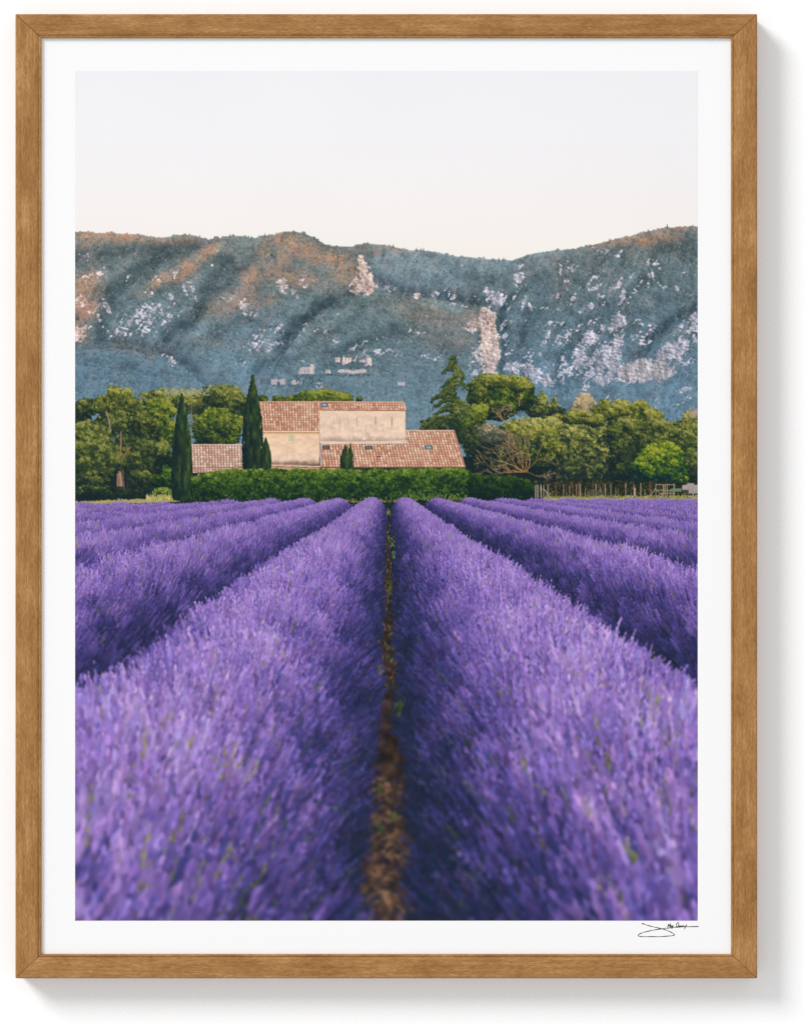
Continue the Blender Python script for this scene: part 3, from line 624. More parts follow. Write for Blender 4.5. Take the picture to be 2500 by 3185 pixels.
    bx = rs.uniform(1655, 2170, n); by = 1496 + 52 * rs.rand(n); r = rs.uniform(1., 3., n)
    dabs(bx, by, r, r, 0, ramp(rs.rand(n) ** 1.6, C((26, 36, 34), (38, 46, 36), (64, 62, 40), (84, 88, 50))))
    for x, w_ in ((365, 10), (455, 8), (510, 14), (568, 16), (690, 8), (780, 8), (1200, 14)):
        stroke(z7((x, 1000), (x + 4, 1118)), w_ * .35, w_ * .42, (92, 68, 52), 12)
    # dense bush with bright top
    crown(B(z7, s7, (1340, 690, 90, 60), (1230, 720, 80, 60), (1430, 760, 80, 80), (1180, 790, 110, 80), (1320, 810, 140, 90), (1130, 890, 120, 80), (1300, 920, 170, 70), (1480, 870, 80, 110), (1440, 960, 90, 50)),
          C((16, 40, 44), (24, 52, 46), (42, 76, 40), (84, 110, 36), (130, 142, 40), (164, 164, 56)), 300, 10, 44, 2.3, gain=1.25, bias=.03, light=(.75, -.66))
    crown(B(z7, s7, (1570, 780, 60, 90), (1600, 900, 50, 100)), GREEN, 50, 11, 40, 2.3, bias=-.05)
    # meadow strip
    def meadow(x0, x1, top, bot):
        gx4, gy4, v4 = region(x0, min(top) - 6, x1, max(bot) + 4)
        t0 = np.interp(gx4, [x0, x1], top); b0 = np.interp(gx4, [x0, x1], bot)
        m = (gy4 > t0 + 3 * (vn(gx4 / 3, gy4 / 30, 6) - .5) * 2) & (gy4 < b0)
        col = ramp(fbm(gx4 / 9, gy4 / 3, 3, 5), C((110, 104, 62), (156, 148, 76), (186, 174, 100), (200, 188, 128)))
        v4[m] = col[m]
    meadow(1690, 2172, (1545, 1541), (1556, 1556))
    meadow(PX, 560, (1560, 1547), (1572, 1560))
    gx4, gy4, v4 = region(355, 1553, 520, 1566)
    mix(v4, C((176, 156, 136))[0], .75 * sstep(1556, 1559, gy4) * (1 - sstep(1561, 1564, gy4)))
    n = 420
    bx = rs.uniform(455, 535, n); by = 1553 - rs.gamma(1.5, 3.4, n); dabs(bx, by, rs.uniform(1.5, 3.5, n), 1.1, np.pi / 2 + .4 * rs.randn(n), ramp(rs.rand(n), C((120, 118, 50), (176, 166, 88), (214, 204, 150))))
    # fence posts, gate, shed
    for x, t in ((165, 1022), (187, 1022), (205, 1020), (233, 1018), (258, 1022), (295, 1014), (435, 1014), (487, 1036), (548, 1018), (582, 1014), (625, 1034), (720, 1012), (757, 1038), (802, 1016), (853, 1010), (893, 1044), (985, 1006), (1057, 1016), (1118, 1006), (1153, 1058),
                 (648, 1066), (662, 1066), (679, 1068), (694, 1064), (708, 1066), (741, 1068), (768, 1062), (904, 1060), (918, 1062), (1035, 1060), (1210, 1060)):
        th = 2.2 if t < 1030 else 1.7
        stroke(z7((x, t), (x + rs.randn() * 1.5, 1132 if t < 1030 else 1120)), th, th, np.array((168, 156, 138)) * rs.uniform(.75, 1.08))
    stroke(z7((262, 1060), (322, 1136)), 2.2, 2.2, (176, 162, 146))
    poly(z7((1052, 1046), (1074, 1046), (1074, 1116), (1052, 1116)), (176, 150, 128))
    for p in (((1250, 1010), (1250, 1126)), ((1412, 1010), (1412, 1126)), ((1250, 1018), (1412, 1018)), ((1250, 1066), (1412, 1070)), ((1318, 1016), (1318, 1122)), ((1334, 1016), (1334, 1122)), ((1200, 1118), (1248, 1050)), ((1256, 1068), (1316, 1118)), ((1250, 1120), (1330, 1092)), ((1350, 1020), (1352, 1120)), ((1380, 1070), (1380, 1120)), ((1300, 1092), (1412, 1096))):
        stroke(z7(*p), 2.2, 2.2, (156, 136, 112))
    poly(z7((1380, 1052), (1478, 1050), (1478, 1078), (1380, 1078)), (104, 132, 108))
    poly(z7((1482, 1022), (1530, 1018), (1530, 1006), (1588, 1006), (1590, 1020), (1622, 1018), (1622, 1096), (1540, 1096), (1540, 1064), (1482, 1064)), lambda X, Y: C((176, 164, 156))[0] * (1 + .16 * (vn(X / 5, Y / 5, 1) - .5) - .1 * ((Y - 1503) / 30))[..., None])
    poly(z7((1484, 1066), (1538, 1066), (1538, 1100), (1484, 1100)), (62, 56, 56))
    stroke(z7((1578, 1020), (1580, 1130)), 2.4, 2.4, (150, 144, 140)); stroke(z7((1536, 1030), (1536, 1110)), 2., 2., (130, 120, 114))
    n = 500
    bx = rs.uniform(1690, 2170, n); by = 1549 - rs.gamma(1.3, 3., n); dabs(bx, by, rs.uniform(1., 3., n), .9, np.pi / 2 + .4 * rs.randn(n), ramp(rs.rand(n), C((74, 84, 44), (128, 128, 62), (176, 168, 100))))

    # slight softness of the far lens image
    sub = img[690 - PY - 10:1565 - PY]
    sub += (blur(sub, 1) - sub) * F(.45)

    # --------------------------------------------------------------- house
    TILE = C((158, 106, 90), (180, 122, 100), (203, 147, 120), (216, 168, 142), (226, 189, 166), (236, 210, 190))

    def roof(p, uf, pr, pc, tone=0., pink=0.):
        """rows pr, columns pc wide; uf(x, y) gives the slanted column coordinate"""
        ys = [q[1] for q in p]; y0 = min(ys)
        def f(X, Y):
            U = uf(X, Y) / pc; V = (Y - y0) / pr
            ci = np.floor(U).astype(np.int32); fu = U - ci
            V = V + .16 * (tabs[3][ci & 255, 7] - .5) + .08 * np.sin(np.pi * fu)
            ri = np.floor(V).astype(np.int32); fv = V - ri
            k = tabs[5][(ci * 7 + 31) & 255, (ri * 13 + ci * 3) & 255]
            k2 = tabs[6][(ci * 5) & 255, (ri * 11 + ci) & 255]
            col = ramp(np.clip(.30 + .46 * k + tone + .12 * (fbm(X / 40, Y / 40, 2, 2) - .5), 0, 1), TILE)
            col = col * (1 - pink) + pink * (col.mean(-1, keepdims=True) * C((1.06, .97, .97))[0])
            col = col * (.93 + .14 * k2)[..., None]
            cov = np.sin(np.pi * fu)                       # barrel: bright crown, dark channel
            sh = .64 + .45 * np.clip(cov, 0, 1) ** .7 + .14 * (fu - .5)
            lip = 1 - .30 * sstep(.80, .97, fv) + .05 * sstep(.0, .25, fv) * (1 - sstep(.3, .6, fv))
            return col * (sh * lip)[..., None] * (.97 + .08 * (fbm(X / 2.5, Y / 2.5, 2, 8) - .5))[..., None]
        poly(p, f)

    def plaster(p, top, bot, stains=(), dirt=0.):
        ys = [q[1] for q in p]; y0, y1 = min(ys), max(ys)
        def f(X, Y):
            t = (Y - y0) / (y1 - y0)
            col = ramp(t + .25 * (fbm(X / 30, Y / 18, 3, 1) - .5), C(top, top, bot))
            col = col * (1 + .19 * (fbm(X / 16, Y / 9, 4, 3) - .5) + .05 * (fbm(X / 3, Y / 3, 2, 4) - .5))[..., None]
            for sx, sy, w, h, a in stains:
                e = a * np.exp(-((X - sx) / w) ** 2) * sstep(sy - 4, sy + 4, Y) * (1 - sstep(sy + h * .5, sy + h, Y)) * (.6 + .6 * vn(X / 2, Y / 8, 2))
                col = col + (C((104, 80, 62))[0] - col) * np.clip(e * .5, 0, .5)[..., None]
            e = dirt * sstep(.80, 1.0, t + .12 * (fbm(X / 12, Y / 12, 3, 6) - .5))
            return col + (C((110, 84, 66))[0] - col) * e[..., None]
        poly(p, f)

    # outbuilding
    poly(z4((1095, 960), (1398, 930), (1398, 985), (1095, 990)), (214, 166, 126))
    poly(z4((1015, 980), (1048, 980), (1048, 1005), (1015, 1005)), (200, 190, 180)); poly(z4((1048, 968), (1095, 966), (1095, 985), (1048, 985)), (54, 54, 52))
    roof(z4((955, 740), (1388, 740), (1396, 922), (1330, 936), (1080, 970), (955, 976)), lambda X, Y: X - 594 - .045 * (Y - 1382), 7.2, 9.0, .08, .3)
    stroke(z4((955, 741), (1388, 741)), 3.2, 3.2, (216, 186, 172), 14)
    gx5, gy5, v5 = region(594, 1448, 760, 1462)
    stroke(z4((955, 934), (1150, 930), (1300, 930), (1395, 918)), 2.2, 2.2, (166, 126, 104), 12)
    # gable side, tall block
    poly(z5((44, 240), (72, 470), (78, 745), (40, 745)), lambda X, Y: C((196, 172, 164))[0] * (1 + .14 * (vn(X / 4, Y / 9, 2) - .5))[..., None])
    plaster(z5((73, 470), (496, 470), (494, 722), (73, 722)), (236, 202, 172), (238, 208, 188), ((892, 1405, 3, 30, .2), (935, 1410, 5, 30, .15), (965, 1400, 3, 40, .1)), .75)
    gx5, gy5, v5 = region(820, 1347, 994, 1362)
    mix(v5, C((238, 190, 128))[0], .35 * (1 - sstep(1347, 1360, gy5)))
    poly(z5((72, 462), (497, 462), (497, 475), (72, 478)), (232, 202, 160))
    xx = np.arange(820, 994, 4.2); dabs(xx, xx * 0 + 1346, 2., 1.4, 0, C((150, 104, 70))[0])
    roof(z5((45, 240), (497, 238), (497, 463), (70, 463)), lambda X, Y: (X - 808 - (1 - (X - 808) / 186.) * .11 * (Y - 1248)), 7.6, 8.9, .0)
    stroke(z5((45, 242), (497, 239)), 3.4, 3.4, (206, 150, 116), 12)
    stroke(z5((45, 242), (71, 462)), 3., 3., (196, 150, 122), 14)
    poly(z5((262, 487), (308, 487), (308, 541), (262, 541)), lambda X, Y: C((204, 198, 158))[0] * (1 - .12 * (np.abs(X - 906.5) < .9) + .06 * np.sin(Y * 1.6))[..., None])
    # upper wing
    plaster(z5((497, 300), (1149, 305), (1150, 545), (497, 545)), (235, 205, 180), (238, 210, 192),
            ((1056, 1300, 1.6, 50, .75), (1083, 1290, 1.3, 40, .5), (1110, 1295, 1.6, 42, .55), (1138, 1322, 3, 36, .4), (1168, 1296, 2.4, 32, .95), (1219, 1296, 2.2, 44, .85), (1038, 1300, 1.4, 34, .4), (1048, 1288, 1.2, 28, .45), (1074, 1310, 2, 40, .25), (1192, 1318, 4, 44, .22), (1098, 1330, 3, 34, .25), (1205, 1310, 1.2, 30, .3), (1030, 1312, 5, 40, .18), (1130, 1300, 1.2, 30, .25), (1145, 1345, 6, 22, .4)), .4)
    for x, y, r in ((569, 352, 3.6), (812, 380, 1.8), (1100, 380, 2.6), (519, 372, 1.5), (834, 522, 5)):
        (a, b), = z5((x, y)); dabs([a], [b], r, r * .8, 0, C((240, 220, 200))[0])
    (a, b), = z5((569, 352)); dabs([a], [b], 1.5, 1.5, 0, C((190, 156, 130))[0])
    roof(z5((497, 238), (1140, 243), (1156, 304), (1148, 312), (500, 304)), lambda X, Y: X - 994 - .12 * (Y - 1248), 7.6, 8.6, .02)
    stroke(z5((497, 240), (1140, 244)), 3.4, 3.4, (212, 156, 122), 12)
    xx = np.arange(998, 1262, 4.3); dabs(xx, xx * .0076 + 1267.5, 2.1, 1.5, 0, C((148, 100, 76))[0])
    stroke(z5((496, 304), (495, 540)), 1.8, 1.8, (190, 150, 122))
    # lower roof
    slope = lambda X: .13 + .17 * np.clip((X - 994) / 440., 0, 1)
    poly(z5((120, 715), (680, 735), (680, 765), (120, 765)), (206, 156, 118))
    roof(z5((1150, 458), (1518, 457), (1601, 740), (497, 740), (505, 556), (1152, 556)), lambda X, Y: X - 990 - slope(X) * (Y - 1337), 7.7, 9.1, .05)
    stroke(z5((1150, 460), (1518, 459)), 3.4, 3.4, (222, 186, 160), 12)
    stroke(z5((1518, 459), (1601, 738)), 2.6, 2.6, (190, 134, 106), 16)
    xx = np.arange(996, 1446, 4.6); dabs(xx, xx * 0 + 1454, 2.4, 1.7, 0, C((122, 78, 62))[0])
    poly(z5((496, 540), (700, 545), (1000, 541), (1154, 534), (1162, 557), (900, 562), (505, 564)), lambda X, Y: C((226, 204, 186))[0] * (1 + .12 * (fbm(X / 9, Y / 4, 3, 2) - .5))[..., None])
    stroke(z5((497, 565), (507, 725)), 2.6, 2.6, (172, 164, 170), 10)
    # low tiled ledge under the tall block
    xx = np.arange(842, 992, 4.4)
    dabs(xx, 1449 + 4 * (xx - 842) / 150, 2.4, 3., 0, C((46, 40, 36))[0]); dabs(xx + 2.2, 1448 + 4 * (xx - 842) / 150, 1.7, 2.6, 0, C((226, 206, 186))[0])
    # rooflights
    for q, g in ((((507, 250), (555, 250), (559, 281), (512, 281)), (150, 172, 206)), (((517, 575), (570, 575), (578, 604), (520, 604)), (112, 98, 66)),
                 (((838, 577), (895, 577), (903, 602), (842, 602)), (116, 112, 82)), (((1293, 575), (1352, 575), (1358, 601), (1300, 601)), (138, 168, 184))):
        p = z5(*q); cx_ = sum(a for a, b in p) / 4; cy_ = sum(b for a, b in p) / 4
        poly(p, (66, 70, 82)); poly([(cx_ + (a - cx_) * .72, cy_ + (b - cy_) * .62 + .6) for a, b in p], g)
        stroke([p[0], p[1]], 1.6, 1.6, (120, 130, 150)); stroke([p[2], p[3]], 1.4, 1.4, (96, 88, 92))
    stroke(z5((933, 656), (960, 659)), 2.4, 2.4, (132, 66, 56))

    # ----------------------------------------------------------- cypresses
    def cypress(xc, top, base, hw, n, pal=CYP, lean=0., bias=0.):
        t = rs.rand(n) ** .75
        half = hw * np.interp(t, [0, .06, .2, .45, .75, .93, 1.], [.02, .13, .45, .86, 1., .92, .8])
        u = np.clip(rs.randn(n) * .55, -1.12, 1.12)
        x = xc + lean * (t - .5) + u * half; y = top + t * (base - top)
        flame = vn(x / (hw * .33), y / 26., 7)
        br = .42 + bias + .65 * (flame - .5) + .20 * u - .18 * (t - .3) + .09 * rs.randn(n)
        o = np.argsort(br * .6 + rs.rand(n) * .8)
        L = rs.uniform(3, 7, n) * min(1., hw / 24)
        dabs(x[o], y[o], L[o], L[o] * .27, (np.pi / 2 + .25 * u + .16 * rs.randn(n))[o], ramp(br[o], pal))

    def cyp(fr, sc, x, top, base, hw, n, **k):
        (a, b), = fr((x, top)); (_, d), = fr((x, base))
        kk = min(1., hw * sc / 26)
        dabs(np.full(300, a) + rs.randn(300) * hw * sc * .25 * np.linspace(.3, 1, 300), np.linspace(b + (d - b) * .22, d, 300), 6 * kk, 4 * kk, np.pi / 2, C((18, 36, 36))[0])
        cypress(a, b, d, hw * sc, n, **k)
    cyp(z4, s4, 882, 335, 1190, 74, 5200, bias=-.02, lean=0)
    cyp(z4, s4, 1460, 182, 972, 74, 5200, lean=0, bias=-.06)
    cyp(z4, s4, 1567, 690, 970, 40, 1500, bias=.04)
    cyp(z5, .4098, 732, 558, 756, 22, 700, bias=.0)
    cyp(z5, .4098, 694, 574, 758, 36, 1200, bias=.06)

    # --------------------------------------------------------------- hedge
    def hedge(x0, x1, top, bot, n, pal, bias=0.):
        x = rs.uniform(x0, x1, n); tt = np.interp(x, [p[0] for p in top], [p[1] for p in top]) + 15 * (fbm(x / 22, x * 0, 4, 2) - .5)
        t = rs.rand(n); y = tt + t * (bot - tt)
        cl = .5 * fbm(x / 18, y / 12, 3, 3) + .5 * fbm(x / 6, y / 5, 2, 6)
        br = .44 + bias + 1.2 * (cl - .5) - .40 * t + .22 * np.exp(-t * 9) + .10 * rs.randn(n)
        o = np.argsort(br + rs.rand(n) * .5)
        s = rs.uniform(1.4, 3.1, n)
        dabs(x[o], y[o], s[o] * 1.2, s[o] * .8, rs.uniform(-1.5, 1.5, n), ramp(br[o], pal))
    gx6, gy6, v6 = region(600, 1462, 1660, 1562)
    tp = np.interp(gx6, [600, 650, 690, 1440, 1470, 1640, 1660], [1492, 1474, 1466, 1462, 1480, 1492, 1530])
    m = gy6 > tp
    v6[m] = C((24, 46, 36))[0]
    hedge(1440, 1658, [(1440, 1474), (1500, 1480), (1590, 1480), (1640, 1492), (1658, 1515)], 1556, 5200, C((16, 34, 36), (24, 46, 36), (38, 66, 34), (60, 88, 36), (90, 112, 50)), -.10)
    hedge(594, 660, [(594, 1484), (620, 1478), (660, 1466)], 1558, 2400, HEDGE, -.04)
    hedge(645, 1456, [(645, 1474), (672, 1463), (700, 1460), (820, 1462), (840, 1459), (1100, 1460), (1300, 1458), (1430, 1456), (1456, 1462)], 1562, 26000, HEDGE, .04)
    # tall weeds along its foot
    n = 330
    bx = rs.uniform(1240, 1450, n); by = 1556 - rs.gamma(2, 5, n); dabs(bx, by, 3, 1.1, np.pi / 2 + .3 * rs.randn(n), ramp(rs.rand(n), C((40, 66, 34), (84, 106, 50), (132, 140, 74))))
    n = 300
    bx = rs.uniform(1000, 1290, n); by = 1562 - rs.gamma(1.5, 2.5, n); dabs(bx, by, 2.6, 1., np.pi / 2 + .3 * rs.randn(n), ramp(rs.rand(n), C((60, 70, 40), (130, 120, 64), (176, 164, 96))))

    # ------------------------------------------------------------ lavender
    XV, YV, FL = 1207., 1505., 2600.
    CH, RH, RA = 1.13, .640, .420           # eye height, mound height, half width (row pitches)
    KMAX = 34
    def zend(X):                              # far edge of the field
        return np.interp(X, [-12, -5.5, -4, 8, 20], [20.6, 20.9, 25.8, 26.4, 26.6])
    # ray cast of the bare mounds -> depth, dark undercolour
    ST = 2
    hx = np.arange(PX, PX + W, ST, dtype=F) + 1; hy = np.arange(1540, PY + H, ST, dtype=F) + 1
    rx_, ry_ = np.meshgrid((hx - XV) / FL, (hy - YV) / FL)
    Zb = CH / ry_; Xh = rx_ * Zb; Hh = np.zeros_like(Zb); Kb = np.full(Zb.shape, -999, np.int32)
    for k in range(-KMAX, KMAX):
        X0k = k + .5
        # limit to columns this row can reach
        s_lo = (abs(X0k) - RA) / CH
        m = (np.sign(X0k) * rx_ / ry_ > s_lo * .98) if abs(X0k) > RA else np.ones(rx_.shape, bool)
        a_ = (rx_ / RA) ** 2 + (ry_ / RH) ** 2
        b_ = -2 * (rx_ * X0k / RA ** 2 + ry_ * CH / RH ** 2)
        c_ = (X0k / RA) ** 2 + (CH / RH) ** 2 - 1
        disc = b_ * b_ - 4 * a_ * c_
        m &= disc > 0
        t = (-b_ - np.sqrt(np.where(m, disc, 0))) / (2 * a_)
        m &= (t > 0) & (t < Zb)
        Zb[m] = t[m]; Kb[m] = k; Xh[m] = (rx_ * t - X0k)[m]; Hh[m] = (CH - ry_ * t)[m]
    zl = zend(rx_ * Zb)
    inside = Zb < zl
    def lav_light(xr, h, Zd):
        """brightness of the flowers at offset xr from the row axis, height h"""
        nh = h / RH
        up = np.clip(nh, 0, 1)
        side = np.clip(xr / RA, -1, 1)
        return .02 + (.66 + .02 * np.clip(Zd - 2, 0, 8) / 8) * up ** 2.7 + .10 * side * (.4 + .6 * up)
    LAV = C((27, 36, 58), (40, 43, 82), (63, 57, 115), (97, 79, 148), (130, 103, 177), (153, 124, 193), (173, 148, 208))
    soil = (Kb == -999)
    lb = lav_light(Xh, Hh, Zb) - .12
    under = ramp(lb, LAV) * (1 + .3 * (fbm((rx_ * FL) / 9, (ry_ * FL) / 6, 3, 2) - .5))[..., None]
    sg = fbm(rx_ * Zb * 26, Zb * 9, 4, 4)
    so = ramp(sg * 1.15 - .1, C((30, 30, 36), (62, 48, 44), (108, 80, 62), (150, 112, 86))) * (1 - .35 * sstep(2.6, 3.6, Zb))[..., None]
    so *= (1 - .55 * sstep(.045, .12, np.abs(rx_ * Zb - np.round(rx_ * Zb))))[..., None]
    under[soil] = so[soil]
    y0i = 1540 - PY
    big = np.repeat(np.repeat(under, ST, 0), ST, 1)[:H - y0i, :W]
    bm = np.repeat(np.repeat(inside, ST, 0), ST, 1)[:H - y0i, :W]
    img[y0i:][bm] = big[bm]

    def depth_at(x, y):
        i = ((y - 1540) / ST).astype(int); j = ((x - PX) / ST).astype(int)
        ok = (i >= 0) & (i < Zb.shape[0]) & (j >= 0) & (j < Zb.shape[1])
        z = np.full(x.shape, 1e3)
        z[ok] = np.where(inside[i[ok], j[ok]], Zb[i[ok], j[ok]], 1e3)
        return z

    def proj(X, h, Zz):
        return XV + FL * X / Zz, YV + FL * (CH - h) / Zz
    # straw on the bare soil close by
    n = 520
    Zw = 1.9 * (3.1 / 1.9) ** rs.rand(n); Xw = .030 * rs.randn(n) - .01; wx, wy = proj(Xw, .01 + .03 * rs.rand(n), Zw)
    o = np.argsort(-Zw); kk = ramp(rs.rand(n) ** 1.3, C((30, 30, 38), (56, 44, 42), (104, 78, 62), (150, 114, 90)))
    dabs(wx[o], wy[o], (FL / Zw * .012 * rs.uniform(.3, 1.7, n))[o], (FL / Zw * .004 * rs.uniform(.4, 1.6, n))[o], rs.uniform(-1.3, 1.3, n), kk)

    # stalks, log-spaced in depth
    S = []
    for k in range(-KMAX, KMAX):
        d = abs(k + .5)
        zmin = max(.55, (d - .6) * FL / 980 * .98)         # first depth at which the row is in view
        zmax = float(zend(k + .5))
        if zmin >= zmax:
            continue
        n = int(27000 * math.log(zmax / zmin) * (1.0 if d < 1 else .62 if d < 2 else .40 if d < 4 else .22 if d < 9 else .12)) + 300
        Z = zmin * (zmax / zmin) ** rs.rand(n)
        Z = Z[rs.rand(n) < np.clip((Z / 2.4) ** 1.4, .4, 1)]; n = len(Z)
        tl = np.where(Z < 3, .095, .070) * np.pi; th = tl + (np.pi - 2 * tl) * rs.rand(n)
        S.append(np.stack([Z, np.full(n, k + .5), th], 1))
    S = np.concatenate(S)
    Z, X0k, th = S.T
    plant = fbm(Z * 3.1 + X0k * 5.3, th * 1.3 + X0k, 2, 5)       # shrub to shrub unevenness
    rr = 1 + .13 * (plant - .5) + .02 * rs.randn(len(Z))
    over = np.clip(np.abs(np.cos(th)) - .8, 0, .2) / .2 * .022 * vn(Z * 7 + X0k * 3, X0k * 1.7 + np.sign(np.cos(th)), 4) * rs.rand(len(Z)) ** .5
    bxw = np.cos(th) * RA * rr + np.sign(np.cos(th)) * over; bh = np.sin(th) * RH * rr
    # stalk direction: outward, upward, a little random
    dx = np.cos(th) * .85 + .20 * rs.randn(len(Z)); dh = np.sin(th) * .75 + .42 + .12 * rs.randn(len(Z))
    dz = .16 * rs.randn(len(Z))
    nrm = np.sqrt(dx * dx + dh * dh); dx /= nrm; dh /= nrm
    ln = .050 * rs.uniform(.6, 1.35, len(Z)) * np.clip(1 - (Z - 4) * .03, .72, 1)
    off = rs.uniform(-.02, .03, len(Z))
    ax, ay = proj(X0k + bxw + dx * off, bh + dh * off, Z)
    tx, ty = proj(X0k + bxw + dx * (off + ln), bh + dh * (off + ln), Z + dz * ln)
    ok = (tx > PX - 20) & (tx < PX + W + 20) & (ty > 1535) & (np.minimum(ay, ty) < PY + H + 10) & (Z < zend(X0k + bxw))
    ok &= depth_at(tx, ty) > Z * .955 - .02
    Z, X0k, th, bxw, bh, ax, ay, tx, ty, off, plant = [q_[ok] for q_ in (Z, X0k, th, bxw, bh, ax, ay, tx, ty, off, plant)]
    o = np.argsort(-Z + .03 * Z * rs.randn(len(Z)))
    Z, X0k, th, bxw, bh, ax, ay, tx, ty, off, plant = [q_[o] for q_ in (Z, X0k, th, bxw, bh, ax, ay, tx, ty, off, plant)]
    n = len(Z)
    hl = np.hypot(tx - ax, ty - ay) / 2
    wd = np.clip(FL / Z * (.0036 + .0012 * np.clip(2 - Z, 0, 1)) * rs.uniform(.65, 1.4, n), 1.0, 60)
    hl = np.clip(hl, 2.2, 80)
    br = lav_light(bxw, bh, Z) + .025 + (.065 + .04 * (Z < 2.5)) * rs.randn(n) + .12 * (plant - .5) + (.34 * vn(np.log(Z) * 46 + X0k * 3.1, th * 13, 8) - .17 + .26 * vn(np.log(Z) * 21 + X0k * 1.1, th * 7, 9) - .13) * np.clip(1.25 - Z / 14, .3, 1) + 2.2 * np.clip(off, -.02, .03)
    # vignette: nearest plants printed darker towards the bottom edge
    br -= .05 * sstep(2300, 2860, ay)
    col = ramp(br, LAV)
    hue = rs.randn(n, 1)
    col = col * (1 + .03 * rs.randn(n, 1)) + np.clip(hue, -2, 2) * C((5, 0, -2))[0]
    g = rs.rand(n); gp = .024 + .075 * sstep(2000, 2700, ay)
    green = g < gp
    col[green] = ramp(br[green] * 1.0 + .12, C((22, 34, 44), (42, 56, 52), (78, 86, 72), (118, 122, 84), (146, 146, 96)))
    ang = np.arctan2(ty - ay, tx - ax)
    near = Z < 5.5
    # far: one spike each; closer: a string of florets
    f = ~near
    dabs(((ax + tx) / 2)[f], ((ay + ty) / 2)[f], np.maximum(hl, wd * 1.3)[f], wd[f], ang[f], col[f])
    i = np.nonzero(near)[0]
    m_ = 7
    tt = np.linspace(0, 1, m_ + 1)[None, :] + .07 * rs.randn(len(i), m_ + 1)
    lat = rs.randn(len(i), m_ + 1) * wd[i][:, None] * .38
    fx = ax[i][:, None] + (tx - ax)[i][:, None] * tt - np.sin(ang[i])[:, None] * lat
    fy = ay[i][:, None] + (ty - ay)[i][:, None] * tt + np.cos(ang[i])[:, None] * lat
    fw = wd[i][:, None] * np.interp(tt, [0, .3, 1], [.75, .85, .55]) * rs.uniform(.65, 1.1, tt.shape)
    fl = fw * 2.3
    gain = 1 + .10 * rs.randn(len(i), m_ + 1, 1); gain[:, 0] *= .85
    gain = np.clip(gain, .7, 1.25) * np.interp(tt, [0, 1], [.9, 1.08])[..., None]
    fc = np.minimum(col[i][:, None, :] * gain, 226)
    fg = green[i]; fw[fg, 1:] *= .45; fl[fg, 1:] *= .7
    dabs(fx.ravel(), fy.ravel(), fl.ravel(), fw.ravel(), np.repeat(ang[i], m_ + 1), fc.reshape(-1, 3))

    # weeds and dry tufts in the middle furrow
    n = 380
    Zw = 1.9 * (21 / 1.9) ** rs.rand(n); Xw = .024 * rs.randn(n); hw = rs.uniform(.0, .07, n) + .10 * np.clip(Zw / 20, 0, 1)
    wx, wy = proj(Xw, hw, Zw); o = np.argsort(-Zw); wx, wy, Zw = wx[o], wy[o], Zw[o]
    L = np.clip(FL / Zw * .010 * rs.uniform(.5, 1.5, n), 1.4, 14)
    kk = rs.rand(n, 1)
    wc_ = np.where(kk < .5, ramp(rs.rand(n) ** 1.5, C((34, 46, 42), (70, 82, 48), (124, 128, 64))), ramp(rs.rand(n) ** 1.5, C((44, 38, 42), (88, 66, 54), (146, 112, 84))))
    ok = (wy < 2150) & (depth_at(wx, wy) > Zw * .8)
    dabs(wx[ok], wy[ok], L[ok], L[ok] * .35, (np.pi / 2 + .6 * rs.randn(n))[ok], wc_[ok])
    for x, y, h, c_ in ((1208, 1605, 22, (128, 140, 62)), (1219, 1700, 26, (104, 128, 60)), (1224, 1735, 20, (96, 124, 70)), (1213, 1850, 44, (116, 120, 64)), (1238, 2228, 40, (78, 104, 54)), (1245, 2204, 26, (84, 110, 58)), (1180, 2095, 24, (110, 130, 56)), (1178, 2465, 30, (88, 116, 62)), (1225, 2550, 22, (84, 128, 52)), (1185, 2590, 34, (66, 96, 48))):
        k = 20
        dabs(x + rs.randn(k) * h * .16, y - rs.rand(k) * h, rs.uniform(.10, .24, k) * h, .025 * h + .7, np.pi / 2 + .45 * rs.randn(k), np.asarray(c_, F) * rs.uniform(.45, 1.05, (k, 1)))
    # ----------------------------------------- lens: near rows out of focus
    def lens(y0, y1, r):
        """blend in blur of radius r (full below y1, none above y0)"""
        a0 = max(0, int(y0 - PY) - 3 * r - 4)
        sub = img[a0:]
        bl = blur(sub, r)
        yy = np.arange(a0, H) + PY
        w = sstep(y0, y1, yy)[:, None, None].astype(F)
        sub += (bl - sub) * w
    lens(1620, 1800, 1); lens(1780, 2000, 2); lens(1980, 2300, 3); lens(2280, 2560, 3); lens(2540, 2860, 4)
    sub = img[690 - PY:1565 - PY]
    sub += (blur(sub, 1) - sub) * F(.4)
    # film grain
    img += rs.randn(H, W, 1).astype(F) * 1.6
    # gentle print tone curve: lifted blacks
    img[:] = np.clip(img, 8, 250)
    return img / 255.


# ---------------------------------------------------------------------------
# helpers
# ---------------------------------------------------------------------------
LIT = 1.31                        # how much light the lamps put on the wall plane


def lin(c):
    c = c / 255.0
    return c / 12.92 if c <= 0.04045 else ((c + 0.055) / 1.055) ** 2.4


def paint(r, g, b):
    return (lin(r) / LIT, lin(g) / LIT, lin(b) / LIT, 1.0)


def material(name):
    m = bpy.data.materials.new(name)
    m.use_nodes = True
    return m, m.node_tree.nodes, m.node_tree.links, m.node_tree.nodes["Principled BSDF"]


def obj(name, verts, faces, mat, parent=None):
    me = bpy.data.meshes.new(name)
    me.from_pydata(verts, [], faces)
    bm = bmesh.new(); bm.from_mesh(me)
    bmesh.ops.recalc_face_normals(bm, faces=bm.faces)
    bm.to_mesh(me); bm.free()
    me.materials.append(mat)
    o = bpy.data.objects.new(name, me)
    COL.objects.link(o)
    o.parent = parent
    return o


def wx(x, d=DEPTH):               # drawing units -> metres, for a plane d off the wall
    return (x - CX) * U * (DIST + (DEPTH - d) * U) / DIST


